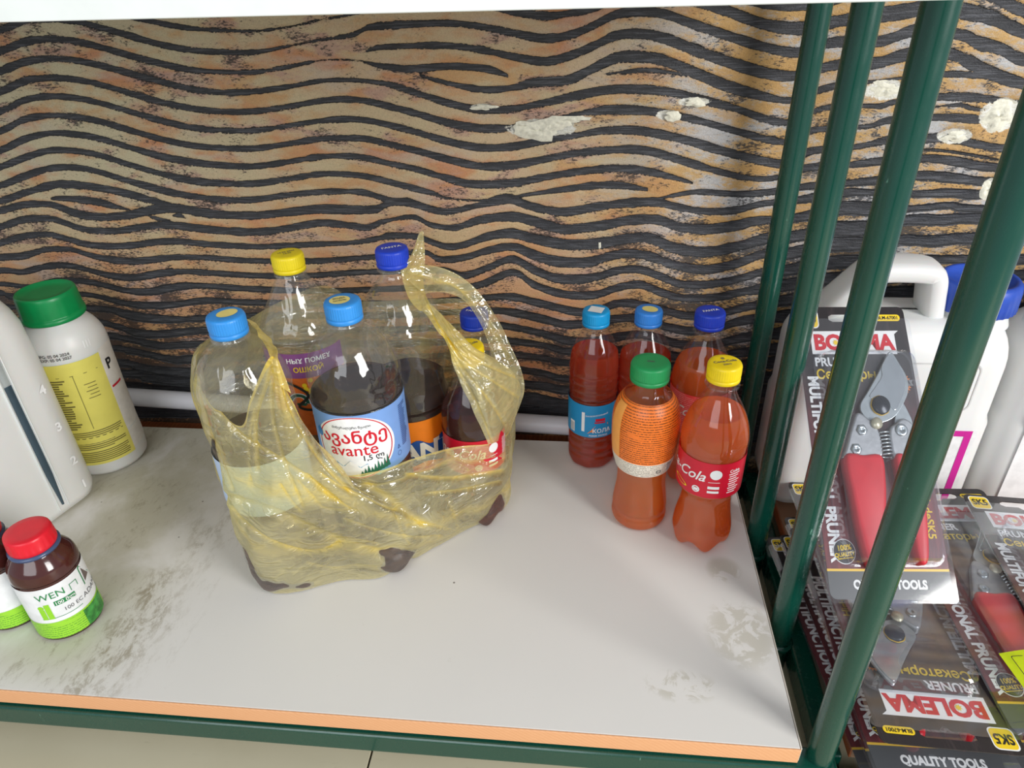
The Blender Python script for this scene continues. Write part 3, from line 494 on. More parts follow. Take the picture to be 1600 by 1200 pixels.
# weld beads at the posts
for xx, yy in ((.2165, .80), (.213, .655), (.2145, .525), (.217, .385)):
    V, Fc = lathe([(.0122, -.048), (.0152, -.046), (.0145, -.0425), (.0120, -.041)], 24, lambda th, r, z: (r*(1+.05*sin(th*5+z*900)), z))
    o = mk('weld', [(v[0]+xx, v[1]+yy, v[2]) for v in V], Fc, M['green'], rk); inrack(o)

rs_ = empty('side_shelf', (.6, .6, -.045), 'brown-edged shelf board under the blister packs beyond the green uprights', 'shelf')
mkbm('panel', box_bm(-.348, .5, -.2, .235, 0, .014, .0006, 1), plain('brown_board', srgb(150, 115, 88), .6, .3, sc=20), rs_)
mkbm('edge_band', box_bm(-.3495, -.3481, -.2, .235, 0, .0142, .0003, 1), M['brown'], rs_)

# pipe, batten, floor
p0, p1 = Vector((-1.05, .828, .052)), Vector((.232, .828, .0))
pp = tube([p0.lerp(p1, i/12) for i in range(13)], .0132, 28, plain('white_pipe_plastic', srgb(222, 222, 230), .35, .5, var=.03, sc=8, bump=.02), 'heating_pipe')
tag(pp, 'white plastic pipe running along the foot of the wavy wall', 'pipe')
bt = mkbm('wooden_batten', box_bm(-1.1, .2, .8075, .846, -.078, -.02, .001, 1), M['brown']); tag(bt, 'brown wooden batten between the shelf back edge and the wall', 'batten')
def floor_mat():
    t = NT('beige_floor_tile'); c = t.coord(); n = t.noise(c, 7, 5, .6); f = t.noise(t.coord((.5, 2, 1)), 50, 4, .6)
    col = t.mix(n, srgb(186, 178, 150), srgb(204, 196, 170)); col = t.mix(t.ss(f, .62, .72, 0, .3), col, srgb(150, 140, 112))
    v = t.n('ShaderNodeTexVoronoi'); t.link(c, v.inputs[0]); v.inputs['Scale'].default_value = 30
    sep = t.n('ShaderNodeSeparateColor'); t.link(v.outputs['Color'], sep.inputs[0])
    col = t.mix(t.math('MULTIPLY', t.ss(v.outputs['Distance'], .1, .06), t.ss(sep.outputs[1], .85, .87)), col, (.03, .025, .02))
    return t.done(t.princ(col, .45, .4, 0, t.bump(n, .1, .001)))
M['floor'] = floor_mat()
fl = mkbm('floor', box_bm(-1.6, 1.3, -.6, .86, -.10, -.0835), plain('grout', srgb(70, 62, 50), .9, .1)); tag(fl, 'beige tiled floor', kind='structure')
tx = [-1.6, -1.095, -.646, -.197, .252, .701, 1.3]; ty = [-.6, -.05, .40, .86]
for i in range(len(tx)-1):
    for j in range(len(ty)-1):
        mkbm('tile', box_bm(tx[i]+.001, tx[i+1]-.001, ty[j]+.001, ty[j+1]-.001, -.0835, -.080, .0006, 1), M['floor'], fl)

# ================================================================== BOTTLE PARTS
def add_cap(root, z, col, r=.0165, h=.019, sticker=None, stc=None, ribs=44, txt=None, th0=0.0, stc2=None, ring=True, fliptop=False, name='cap'):
    n = 176
    def rf(th, rr, zz):
        if rr > r*.93 and h*.32 < zz < h*.90: return rr*(1+.014*cos(ribs*th)), zz
        return rr, zz
    prof = [(r*.92, 0), (r*1.0, .0006), (r*1.01, h*.16), (r*1.0, h*.2), (r*.965, h*.22), (r*.965, h*.255), (r*.985, h*.27), (r, h*.32), (r, h*.36), (r*.995, h*.84), (r*.985, h*.9), (r*.95, h*.965), (r*.88, h), (r*.6, h*1.0), (r*.3, h), (1e-5, h)]
    V, Fc = lathe(prof, n, rf)
    m = plain('cap_%02x%02x%02x' % tuple(int(min(c, 1)*255) for c in col), col, .38, .5, var=.05, sc=80, bump=.1)
    o = mk(name, V, Fc, m, root, loc=(0, 0, z))
    if sticker:
        sx, sy, dx, dy = sticker
        P = Print()
        if stc2 == 'square': P.rect(-sx, -sy, sx, sy, 2)
        else: P.disc(0, 0, sx, sy)
        s = P.build('sticker', stc, o, lambda a, b, c: (a*cos(th0)-b*sin(th0)+dx, a*sin(th0)+b*cos(th0)+dy, h+.0003+c))
        if txt:
            P = Print()
            for (bd, sz, yy) in txt: P.text(bd, sz, 0, yy, bold=.02)
            P.build('lettering', M['grey_ink'], o, lambda a, b, c: (a*cos(th0)-b*sin(th0)+dx, a*sin(th0)+b*cos(th0)+dy, h+.0006+c))
    elif txt:
        P = Print()
        for (bd, sz, yy) in txt: P.text(bd, sz, 0, yy, bold=.02)
        P.build('lettering', M['grey_ink'] if stc is None else stc, o, lambda a, b, c: (a*cos(th0)-b*sin(th0), a*sin(th0)+b*cos(th0), h+.0004+c))
    return o
def prof_interp(prof):
    zs = [p[1] for p in prof]; r_ = [p[0] for p in prof]
    return lambda z: float(np.interp(z, zs, r_))
def petal(R, hz=.02, feet=5, dz=.009):
    def rf(th, r, z):
        if z < hz:
            k = (1-z/hz); c = .5+.5*cos(feet*th); return r*(1-.16*k*(1-c)), z+dz*(1-c)*k*min(1, r/R*1.2)
        return r, z
    return rf
def liquid_in(root, prof, level, mat, rf=None, inset=.0012, n=64):
    f = prof_interp([p for p in prof]); pr = [(max(1e-5, r-inset), z+.0012) for r, z in prof if z < level-.001]
    rt = f(level)-inset
    pr += [(rt, level), (rt*.985, level+.0006), (rt*.9, level+.0001), (rt*.4, level), (1e-5, level)]
    V, Fc = lathe(pr, n, rf); return mk('liquid', V, Fc, mat, root)
def neck_ring(root, z, mat, r=.0165):
    V, Fc = lathe([(r*.8, z), (r*1.06, z+.0008), (r*1.06, z+.0024), (r*.8, z+.0032)], 48); return mk('neck_ring', V, Fc, mat, root)

M['pet'] = pet('clear_pet', (.97, .98, .98), .03, .35, 22, .06)
M['pet_smooth'] = pet('clear_pet_smooth', (.97, .97, .97), .008, .16, 16, .04)
M['liq_orange'] = liquid('orange_red_liquid', (1.0, .44, .13), .45, (1.0, .27, .045))
M['liq_amber'] = liquid('amber_liquid', (1.0, .50, .14), .46, (1.0, .30, .04))
M['liq_red'] = liquid('dark_red_liquid', (.95, .28, .12), .38, (.75, .10, .025))
M['liq_brown'] = liquid('dark_brown_liquid', (.58, .45, .42), .22, (.13, .08, .065))
M['liq_cola'] = liquid('cola_liquid', (.60, .34, .30), .25, (.2, .06, .04))

def face(x, y): return math.atan2(0-x, -(0-y)) if False else math.atan2(x, -y)+pi   # turns local -Y towards the camera side
def rot_to_cam(x, y):   # rz so that local -Y points at the origin
    return math.atan2(-x, y)*-1 if False else math.atan2(x, y)*-1

# ---- right-hand group ---------------------------------------------------
G = 'refilled drink bottles standing at the right of the shelf'
# R5: contour bottle in front, yellow cap, red label
def contour_bottle(x, y, label, capcol, liq, level, lab_z=(.088, .134), cap_txt=None, cap_sticker=None, group=G, th0=0.0, lab_th=0.0, ht=.235, R=.0355, stc=None, full=True, labmat=None):
    root = empty('drink_bottle', (x, y, 0.0005), label, 'bottle', group, rot_to_cam(x, y)+th0)
    k = ht/.235; q = R/.0355
    prof = rprof([(.004, .006), (.016, .004), (.026, .0), (.0315*q, .006), (.0335*q, .018), (.0325*q, .032), (.0295*q, .048), (.0278*q, .062), (.0285*q, .074), (.0325*q, .084), (.0345*q, .090), (.0347*q, .132), (.0355*q, .140), (.0352*q, .152), (.0315*q, .168), (.0245*q, .184), (.0175*q, .197), (.0142, .207), (.0138, .2145)], 5)
    prof = [(r, z*k) for r, z in prof]
    def rf(th, r, z):
        rr, zz = petal(.03)(th, r, z)
        if .03*k < z < .08*k: rr *= 1+.018*cos(5*th+z*90)*sin((z/k-.03)/.05*pi)
        return rr, zz
    V, Fc = lathe(prof, 80, rf); mk('bottle_body', V, Fc, M['pet_smooth'], root)
    liquid_in(root, prof, level, liq, rf, n=80)
    neck_ring(root, .209*k, M['pet_smooth'], .0165)
    add_cap(root, ht-.0195, capcol, .0168, .0195, cap_sticker, stc, txt=cap_txt, th0=.5)
    if full:
        z0, z1 = lab_z; rfn = lambda z: prof_interp(prof)(z)+.0005
        V, Fc = sleeve(0, z0, z1, rfun=rfn, nz=8); lb = mk('label_sleeve', V, Fc, labmat or plain('red_sleeve', srgb(205, 20, 48), .32, .5, var=.03, bump=.02), root)
        lb['label'] = 'red wrap label with white script'
        h = z1-z0; zc = (z0+z1)/2; mp = cyl(0, lab_th, rfn)
        P = Print().text('Coca-Cola', .0175, -.034, zc+.004, bold=.012, shear=.35, sx=.95)
        P.build('lettering', M['white_ink'], root, mp, .0003); P = Print()
        P.text('Coke.', .0055, .034, zc+.012, bold=.02)
        for i in range(9):
            P.rect(.027+.0008*(i % 2), zc+.0075-i*.003, .041-.002*(i % 3), zc+.0087-i*.003)
        P.disc(.013, zc+.009, .0062, lift=.0)
        P.rect(.006, zc-.0015, .018, zc-.0009)
        P.rect(.006, zc-.010, .018, zc-.0065); P.rect(.006, zc-.0155, .018, zc-.0125)
        P.disc(-.006, zc-.0135, .0042, hole=.7); P.rect(-.0085, zc-.0155, -.0035, zc-.0118)
        P.build('lettering', M['white_ink'], root, mp, .0003)
        Print().disc(-.027, zc-.013, .0105, .0028, hole=.8, rot=-.25).build('emblem', M['yellow_ink'], root, mp, .0004)
    return root
contour_bottle(.140, .629, 'bottle of orange-red liquid with yellow cap and red label, front right', srgb(250, 218, 20), M['liq_orange'], .178, cap_txt=[('Coca-Cola', .0055, .001), ('ZERO', .0035, -.005), ('@', .004, .007)], lab_th=-.15)
contour_bottle(.141, .743, 'bottle of orange-red liquid with dark blue cap, behind the yellow-capped one', srgb(25, 60, 190), M['liq_orange'], .172, lab_z=(.085, .142), R=.0362, cap_txt=[('FANTA', .006, 0)], stc=M['white_ink'], cap_sticker=None, lab_th=1.1, labmat=microprint('pink_sleeve', srgb(232, 70, 70), srgb(250, 200, 195), 620, .5))

# R4: wide-mouth bottle, green cap, translucent orange sleeve
def wide_bottle():
    x, y = .071, .661
    root = empty('drink_bottle', (x, y, .0005), 'bottle of orange liquid with wide green cap and orange label full of fine print', 'bottle', G, rot_to_cam(x, y))
    prof = rprof([(.004, .005), (.018, .003), (.027, 0), (.0315, .004), (.033, .010), (.0325, .015), (.0312, .019), (.0325, .024), (.0312, .036), (.0292, .052), (.0288, .066), (.0305, .082), (.0345, .098), (.0362, .115), (.0368, .135), (.0362, .150), (.033, .164), (.027, .174), (.0205, .181), (.0190, .186), (.0188, .196)], 5)
    V, Fc = lathe(prof, 80, lambda th, r, z: (r*(1+.012*max(0, sin((z-.03)/.045*pi) if .03 < z < .075 else 0)*cos(6*th)), z)); mk('bottle_body', V, Fc, M['pet_smooth'], root)
    liquid_in(root, prof, .168, M['liq_amber'], n=80)
    add_cap(root, .1935, srgb(30, 150, 85), .0208, .0215, ribs=60, txt=[('mn', .006, 0)])
    rfn = lambda z: prof_interp(prof)(z)+.0005
    V, Fc = sleeve(0, .104, .176, rfun=rfn, nz=18)
    lb = mk('label_sleeve', V, Fc, microprint('orange_sleeve', srgb(245, 125, 45), srgb(70, 45, 20), 560, .85), root); lb['label'] = 'orange shrink label with fine print'
    V, Fc = sleeve(0, .084, .104, rfun=rfn, nz=6)
    mk('label_border', V, Fc, microprint('cream_sleeve', srgb(240, 232, 215), srgb(90, 80, 70), 600, .8), root)
    mp = cyl(0, 0, rfn)
    V, Fc = sleeve(0, .1055, .172, -1.25, -.78, 12, 12, lambda z: rfn(z)+.0003); mk('label_panel', V, Fc, plain('pale_orange', srgb(250, 170, 85), .35), root)
    Print().rect(.030, .088, .0375, .101).build('barcode', M['grey_ink'], root, mp, .0004)
    P = Print(); [P.rect(.0295+i*.0012, .0885, .0300+i*.0012, .1005, 1) for i in range(7)]; P.build('barcode_lines', M['white_ink'], root, mp, .0006)
    Print().disc(.019, .092, .003, hole=.7).text('1', .003, .019, .092).build('recycling_mark', M['grey_ink'], root, mp, .0004)
wide_bottle()

# R1 / R2: plain ribbed half litre bottles
def straight_bottle(x, y, label, capcol, liq, level, R=.0312, ht=.22, blue=True, sticker=None, stc=None, stc2=None, txt=None):
    root = empty('drink_bottle', (x, y, .0005), label, 'bottle', G, rot_to_cam(x, y))
    prof = [(1e-5, .006), (.012, .005), (.024, .0005), (R*.93, .002), (R*.99, .008), (R, .014)]
    z = .014
    for zz in (.022, .034, .046): prof += [(R, zz-.004), (R*.955, zz), (R, zz+.004)]
    prof += [(R*.985, .053), (R*.985, .104), (R, .108)]
    for zz in (.116, .127, .138): prof += [(R, zz-.004), (R*.965, zz), (R*1.005, zz+.004)]
    prof += [(R*.99, .150), (R*.93, .163), (R*.8, .175), (R*.62, .186), (R*.48, .193), (.0138, .198), (.0136, .204)]
    prof = [(r, z*ht/.22) for r, z in rprof(prof, 3)]
    def rf(th, r, z):
        if .108 < z < .15: return r*(1+.008*sin(3*th+z*300)), z
        if z < .008: return r*(1-.03*(1+cos(9*th))*.5), z
        return r, z
    V, Fc = lathe(prof, 72, rf); mk('bottle_body', V, Fc, M['pet_smooth'], root)
    liquid_in(root, prof, level, liq, rf, n=72); neck_ring(root, ht-.0235, M['pet_smooth'], .0158)
    add_cap(root, ht-.0195, capcol, .0163, .019, sticker, stc, stc2=stc2, txt=txt, th0=-.3)
    if blue:
        rr = R*.99+.0006; V, Fc = sleeve(rr, .0545, .1025, n=64)
        mk('label_sleeve', V, Fc, plain('cyan_sleeve', srgb(20, 140, 195), .35, var=.04, bump=.02), root)['label'] = 'bright blue wrap label'
        mp = cyl(rr)
        P = Print().rect(-.0135, .063, -.0095, .092).rect(-.032, .058, -.024, .074).text('Безалкогольный', .0036, .006, .0885, rot=.12)
        P.text('POKER ХОЛОД', .0034, .0085, .0575, bold=.02); P.text('КОЛА', .0085, .0125, .0645, bold=.02)
        P.build('lettering', M['white_ink'], root, mp, .0003)
        P = Print(); P.rect(.003, .0765, .017, .0785).rect(.004, .0795, .0165, .0835); P.build('banner', M['red_ink'], root, mp, .0004)
        P = Print(); P.poly([(-.006, .0605), (.022, .0605), (.0225, .0625), (.003, .0625), (.002, .0695), (.021, .073), (.021, .0755), (.004, .0725), (-.001, .066)]); P.build('emblem', plain('orange_print', srgb(235, 135, 50), .4), root, mp, .0002)
        P = Print(); [P.rect(-.0315, .0705-i*.0016, -.0245, .0711-i*.0016) for i in range(8)]; P.build('barcode', M['grey_ink'], root, mp, .0005)
    return root
straight_bottle(.014, .772, 'bottle of dark red liquid with cyan cap and bright blue label, leftmost of the group', srgb(15, 150, 210), M['liq_red'], .165, sticker=(.0085, .0075, 0, 0), stc=plain('white_sticker', (.8, .8, .78), .5), stc2='square')
straight_bottle(.076, .776, 'bottle of red liquid with mid blue cap and oval cream sticker, back row', srgb(50, 130, 215), M['liq_red'], .160, R=.0325, blue=False, sticker=(.0095, .0075, .001, 0), stc=plain('cream_sticker', srgb(232, 215, 130), .5))

# ================================================================== BOTTLES IN THE BAG
GB = 'bottles standing in the yellow carrier bag'
def big_bottle(x, y, label, capcol, level, liq, R=.0455, ht=.32, kind='ribs', cap=None, tilt=(0, 0), petm=None):
    root = empty('large_drink_bottle', (x, y, .001), label, 'bottle', GB, rot_to_cam(x, y))
    if kind == 'swirl': root.name = 'large_drink_bottle'
    prof = [(1e-5, .006), (.015, .005), (.034*R/.0455, .0005), (R*.93, .004), (R*.99, .012), (R, .022)]
    if kind == 'ribs':
        for zz in (.034, .05, .066, .082, .10, .118): prof += [(R, zz-.005), (R*.965, zz), (R, zz+.005)]
        prof += [(R*.99, .136), (R*.985, .143), (R*.985, .217), (R, .222), (R*.97, .236), (R*.985, .246), (R*.93, .26), (R*.78, .275), (R*.58, .287), (.0175, .294), (.0140, .299), (.0138, .304)]
    elif kind == 'swirl':
        prof += [(R, .06), (R*.985, .068), (R*.985, .145), (R, .152), (R*.93, .17), (R*.96, .19), (R, .215), (R*.97, .24), (R*.84, .263), (R*.62, .281), (.0185, .294), (.0140, .302), (.0138, .312)]
    else:
        prof += [(R, .07), (R*.985, .08), (R*.985, .225), (R, .232), (R*.96, .242), (R*.87, .252), (R*.72, .263), (R*.5, .282), (.0165, .293), (.0140, .299), (.0138, .304)]
    prof = rprof(prof, 3); top = prof[-1][1]; prof = [(r, z*(ht-.016)/top) for r, z in prof]
    def rf(th, r, z):
        rr, zz = petal(R, .02, 5, .006)(th, r, z)
        if kind == 'swirl' and .15 < z < .27: rr *= 1+.035*sin(6*th+z*70)*sin((z-.15)/.12*pi)
        if kind == 'ribs' and .222 < z < .29: rr *= 1+.018*sin(4*th+z*60)*sin((z-.222)/.068*pi)
        return rr, zz
    V, Fc = lathe(prof, 84, rf); mk('bottle_body', V, Fc, petm or M['pet'], root)
    liquid_in(root, prof, level, liq, rf, n=84, inset=.0015); neck_ring(root, ht-.0235, M['pet'], .0165)
    add_cap(root, ht-.0195, capcol, .0170, .0195, **(cap or {}))
    root['_r'] = R
    return root, prof_interp(prof)
cream = plain('cream_sticker', srgb(232, 215, 130), .5)
bl, _ = big_bottle(-.318, .545, 'large clear water bottle with blue cap and yellow oval sticker, front left in the bag', srgb(50, 145, 225), .190, M['liq_brown'], R=.0445, cap=dict(sticker=(.0095, .0075, .002, .001), stc=cream, th0=.3))
V, Fc = sleeve(0, .120, .182, rfun=lambda z: _(z)+.0006, nz=8); mk('label_sleeve', V, Fc, plain('misty_blue_label', srgb(185, 208, 240), .3, var=.08, sc=12, bump=.02), bl)
mid, mf = big_bottle(-.221, .578, 'large clear bottle with blue cap and pale blue water label, middle of the bag', srgb(50, 145, 225), .229, M['liq_brown'], cap=dict(sticker=(.0095, .0085, -.002, 0), stc=cream, txt=[('ВОДА', .004, .003), ('ОСЕНЬ', .0035, -.002)], th0=.1))
yb, yf = big_bottle(-.315, .689, 'large clear bottle with yellow cap and purple label, back left in bag', srgb(238, 215, 30), .12, M['liq_brown'], R=.0455, kind='plain', cap=dict(txt=[('19 05 2024', .004, .003), ('12:46', .004, -.002)], th0=.2))
fa, ff = big_bottle(-.199, .682, 'large clear bottle with dark blue cap and orange label, at the back', srgb(28, 65, 200), .175, M['liq_brown'], R=.0465, ht=.33, kind='swirl', cap=dict(txt=[('FANTA', .0065, 0)], stc=M['white_ink'], th0=.2))
for o, s in ((bl, 1),): pass
# avante label
def avante():
    z0, z1 = .150, .222; rfn = lambda z: mf(z)+.0006; root = mid
    V, Fc = sleeve(0, z0, z1, rfun=rfn, nz=8); mk('label_sleeve', V, Fc, plain('pale_blue_label', srgb(120, 160, 220), .35, var=.03, bump=.02), root)['label'] = 'light blue mineral water label with a white oval'
    mp = cyl(0, 0, rfn); cx, cz = -.012, .184
    Print().disc(cx, cz, .0415, .0365, n=64, rings=10).build('label_oval', plain('label_white', (.86, .87, .88), .4, bump=0.0), root, mp, .0002)
    P = Print().disc(cx, cz, .0385, .0362, n=64, rings=1, hole=.972)
    P.build('label_ring', M['red_ink'], root, mp, .0005); Print().text('ავანტე', .0185, cx+.001, cz+.012, bold=.02).build('lettering', M['red_ink'], root, mp, .0005)
    P = Print(); P.text('avante', .0185, cx-.001, cz-.003, bold=.006)
    P.build('lettering', M['red_ink'], root, mp, .0005)
    P = Print().text('1,5 ლ', .0085, cx+.017, cz-.0125, bold=.012); P.build('lettering', M['black_ink'], root, mp, .0006); P = Print(); P.text('მინერალური წყალი', .0036, cx, cz+.0245); P.build('lettering', M['black_ink'], root, mp, .0006)
    mt = [(-.034, 0), (-.027, .006), (-.021, .009), (-.014, .006), (-.006, .011), (.003, .0055), (.010, .008), (.022, .003), (.031, 0)]
    Print().poly([(cx+a, cz-.031+b*1.5) for a, b in mt]+[(cx+.02, cz-.0355), (cx-.02, cz-.0355)]).build('mountains', plain('mountain_blue', srgb(110, 170, 205), .4), root, mp, .0004)
    Print().poly([(cx-.021, cz-.0175), (cx-.026, cz-.023), (cx-.021, cz-.0215), (cx-.017, cz-.0235)]).poly([(cx-.006, cz-.0145), (cx-.012, cz-.021), (cx-.007, cz-.0195), (cx-.002, cz-.0215), (cx+.001, cz-.0195)]).build('snow', M['white_ink'], root, mp, .0007)
    P = Print()
    for i in range(9):
        a = cx+.004+i*.0033; h = .006+.004*((i*7) % 3)/2+i*.0006; P.poly([(a-.0022, cz-.033+i*.0006), (a+.0022, cz-.033+i*.0006), (a, cz-.033+h+i*.0006)])
    P.build('fir_trees', plain('fir_green', srgb(25, 100, 75), .5), root, mp, .0008)
    P = Print().disc(-.049, cz+.013, .004, .0055); P.build('droplet', plain('droplet_blue', srgb(50, 120, 190), .4), root, mp, .0006)
    P = Print(); rn = random.Random(2)
    for i in range(22): P.rect(.040, z1-.008-i*.0022, .040+.013*(.6+.4*rn.random()), z1-.0072-i*.0022, 3)
    P.text('Δ', .006, .034, cz-.014).text('◯', .004, .034, cz-.022)
    P.build('fine_print', plain('label_navy', srgb(45, 70, 130), .4), root, mp, .0005)
avante()
def fanta_label():
    root = fa; z0, z1 = .072, .142; rfn = lambda z: ff(z)+.0006; mp = cyl(0, .35, rfn)
    V, Fc = sleeve(0, z0, z1, rfun=rfn, nz=8); mk('label_sleeve', V, Fc, plain('orange_label', srgb(240, 130, 25), .35, var=.05, bump=.02), root)
    pn = Print(); n = 30; tp = [(-.055+.11*i/n, .113+.004*sin(i*.7)) for i in range(n+1)]; bt_ = [(-.055+.11*i/n, .083+.003*sin(i*.5+1)) for i in range(n+1)]
    pn.add(bt_+tp, [(i, i+1, n+2+i, n+1+i) for i in range(n)]); pn.build('label_panel', plain('deep_blue_print', srgb(20, 80, 165), .35), root, mp, .0006)
    Print().text('FANTA', .030, 0, .101, rot=.06, bold=.045, shear=.1).build('lettering', M['white_ink'], root, mp, .0011)
    P = Print().rect(-.05, .0725, .05, .078, 10); P.build('label_border', M['red_ink'], root, mp, .0009)
fanta_label()
def purple_label():
    root = yb; z0, z1 = .115, .222; rfn = lambda z: yf(z)+.0006; mp = cyl(0, .0, rfn)
    V, Fc = sleeve(0, z0, z1, -1.6, .95, rfun=rfn, nz=8); mk('label_sleeve', V, Fc, plain('orange_red_label', srgb(222, 110, 45), .35, var=.15, sc=90), root)
    V, Fc = sleeve(0, z1-.030, z1+.0005, -1.6, .95, rfun=lambda z: rfn(z)+.0004, nz=3); mk('label_border', V, Fc, plain('purple_print', srgb(130, 75, 130), .35), root)
    Print().text('НЫХ ПОМЕХ', .0078, 0, z1-.0085, bold=.02).build('lettering', M['white_ink'], root, mp, .0009)
    Print().text('ОШКОЙ', .0085, -.002, z1-.0195, bold=.02).build('lettering', M['yellow_ink'], root, mp, .0009)
    P = Print(); rn = random.Random(4)
    for i in range(26): P.disc(-.012+.044*rn.random(), z1-.052+.02*rn.random(), .0028, n=10, rings=1)
    P.build('dots', M['yellow_ink'], root, mp, .0004)
    P = Print().text('ЭЛР', .036, .004, z1-.066, bold=.035, shear=.1); P.build('lettering', M['white_ink'], root, mp, .0006)
    P = Print().text('ЭЛР', .036, .004, z1-.066, bold=.004, shear=.1); P.build('lettering', plain('dark_green_print', srgb(15, 85, 70), .4), root, mp, .0010)
    P = Print(); P.add(*sleeve_flat()); P.build('outline', M['black_ink'], root, mp, .0012)
def sleeve_flat():
    pts = cr([(-.03, .187), (-.016, .180), (-.008, .169), (-.02, .155), (0, .150), (.02, .157), (.012, .141), (.03, .135)], 6); V, Fc = [], []
    for i, p in enumerate(pts):
        q = pts[min(i+1, len(pts)-1)]-pts[max(i-1, 0)]; q /= np.linalg.norm(q); n = np.array([-q[1], q[0]])*.0016
        V += [tuple(p+n), tuple(p-n)]
    for i in range(len(pts)-1): Fc.append((2*i, 2*i+1, 2*i+3, 2*i+2))
    return V, Fc
purple_label()
contour_bottle(-.121, .652, 'small cola bottle with yellow cap and red label, front right in the bag', srgb(250, 218, 20), M['liq_cola'], .165, cap_txt=[('Coca-Cola', .0055, 0)], group=GB, lab_th=.25)
r_ = straight_bottle(-.126, .732, 'small clear bottle with dark blue cap, at the back right inside the bag', srgb(25, 60, 190), M['liq_cola'], .12, R=.031, ht=.235, blue=False, txt=[('FANTA', .006, 0)], stc=M['white_ink']); r_['group'] = GB

# ================================================================== YELLOW BAG
def film():
    t = NT('thin_yellow_film'); at = t.n('ShaderNodeAttribute'); at.attribute_name = 'fold'; fold = at.outputs['Fac']
    n = t.noise(t.coord((1, 1, 1.8), (0, radians(-32), 0)), 13, 3, .55, 1.2); n2 = t.noise(t.coord((1, 1, 2.4), (0, radians(-24), 0), (4, 2, 1)), 24, 3, .55, 1.0)
    big = t.noise(t.coord((1, 1, 1.5)), 9, 2, .5, .5)
    ridge = t.math('SUBTRACT', 1.0, t.math('MULTIPLY', t.math('ABSOLUTE', t.math('SUBTRACT', n, .5)), 16.0), clamp=True)
    ridge2 = t.math('SUBTRACT', 1.0, t.math('MULTIPLY', t.math('ABSOLUTE', t.math('SUBTRACT', n2, .5)), 16.0), clamp=True)
    cre = t.math('ADD', t.math('MULTIPLY', ridge, .7), t.math('MULTIPLY', ridge2, .5), clamp=True)
    nrm = t.bump(t.math('ADD', t.math('MULTIPLY', cre, .4), n), .35, .008)
    lw = t.n('ShaderNodeLayerWeight', Blend=.25)
    tr = t.n('ShaderNodeBsdfTransparent', Color=(*srgb(253, 247, 216), 1))
    col = t.mix(t.math('ADD', fold, t.math('MULTIPLY', cre, .12), clamp=True), srgb(238, 228, 172), srgb(246, 214, 82))
    df = t.n('ShaderNodeBsdfDiffuse'); t.link(col, df.inputs[0]); tl = t.n('ShaderNodeBsdfTranslucent'); t.link(col, tl.inputs[0]); t.link(nrm, df.inputs['Normal'])
    gl = t.n('ShaderNodeBsdfGlossy', Roughness=.13); t.link(nrm, gl.inputs['Normal']); gl.inputs['Color'].default_value = (1, 1, 1, 1)
    a = t.n('ShaderNodeMixShader', Fac=.30); t.link(df.outputs[0], a.inputs[1]); t.link(tl.outputs[0], a.inputs[2])
    op = t.math('ADD', t.math('MULTIPLY', lw.outputs['Facing'], .30), t.math('ADD', t.math('MULTIPLY', cre, .16), t.ss(big, .4, .62, .16, .40)))
    op = t.math('ADD', op, t.math('MULTIPLY', fold, .6), clamp=True)
    b = t.n('ShaderNodeMixShader'); t.link(op, b.inputs[0]); t.link(tr.outputs[0], b.inputs[1]); t.link(a.outputs[0], b.inputs[2])
    g = t.n('ShaderNodeMixShader'); t.link(t.math('ADD', t.math('MULTIPLY', lw.outputs['Facing'], .22), .085), g.inputs[0]); t.link(b.outputs[0], g.inputs[1]); t.link(gl.outputs[0], g.inputs[2])
    return t.done(g.outputs[0])
M['film'] = film()
SGN = 1.0
def pt(p):
    if len(p) == 2: return gz(p[0], p[1], .0015)
    return wy(*p)
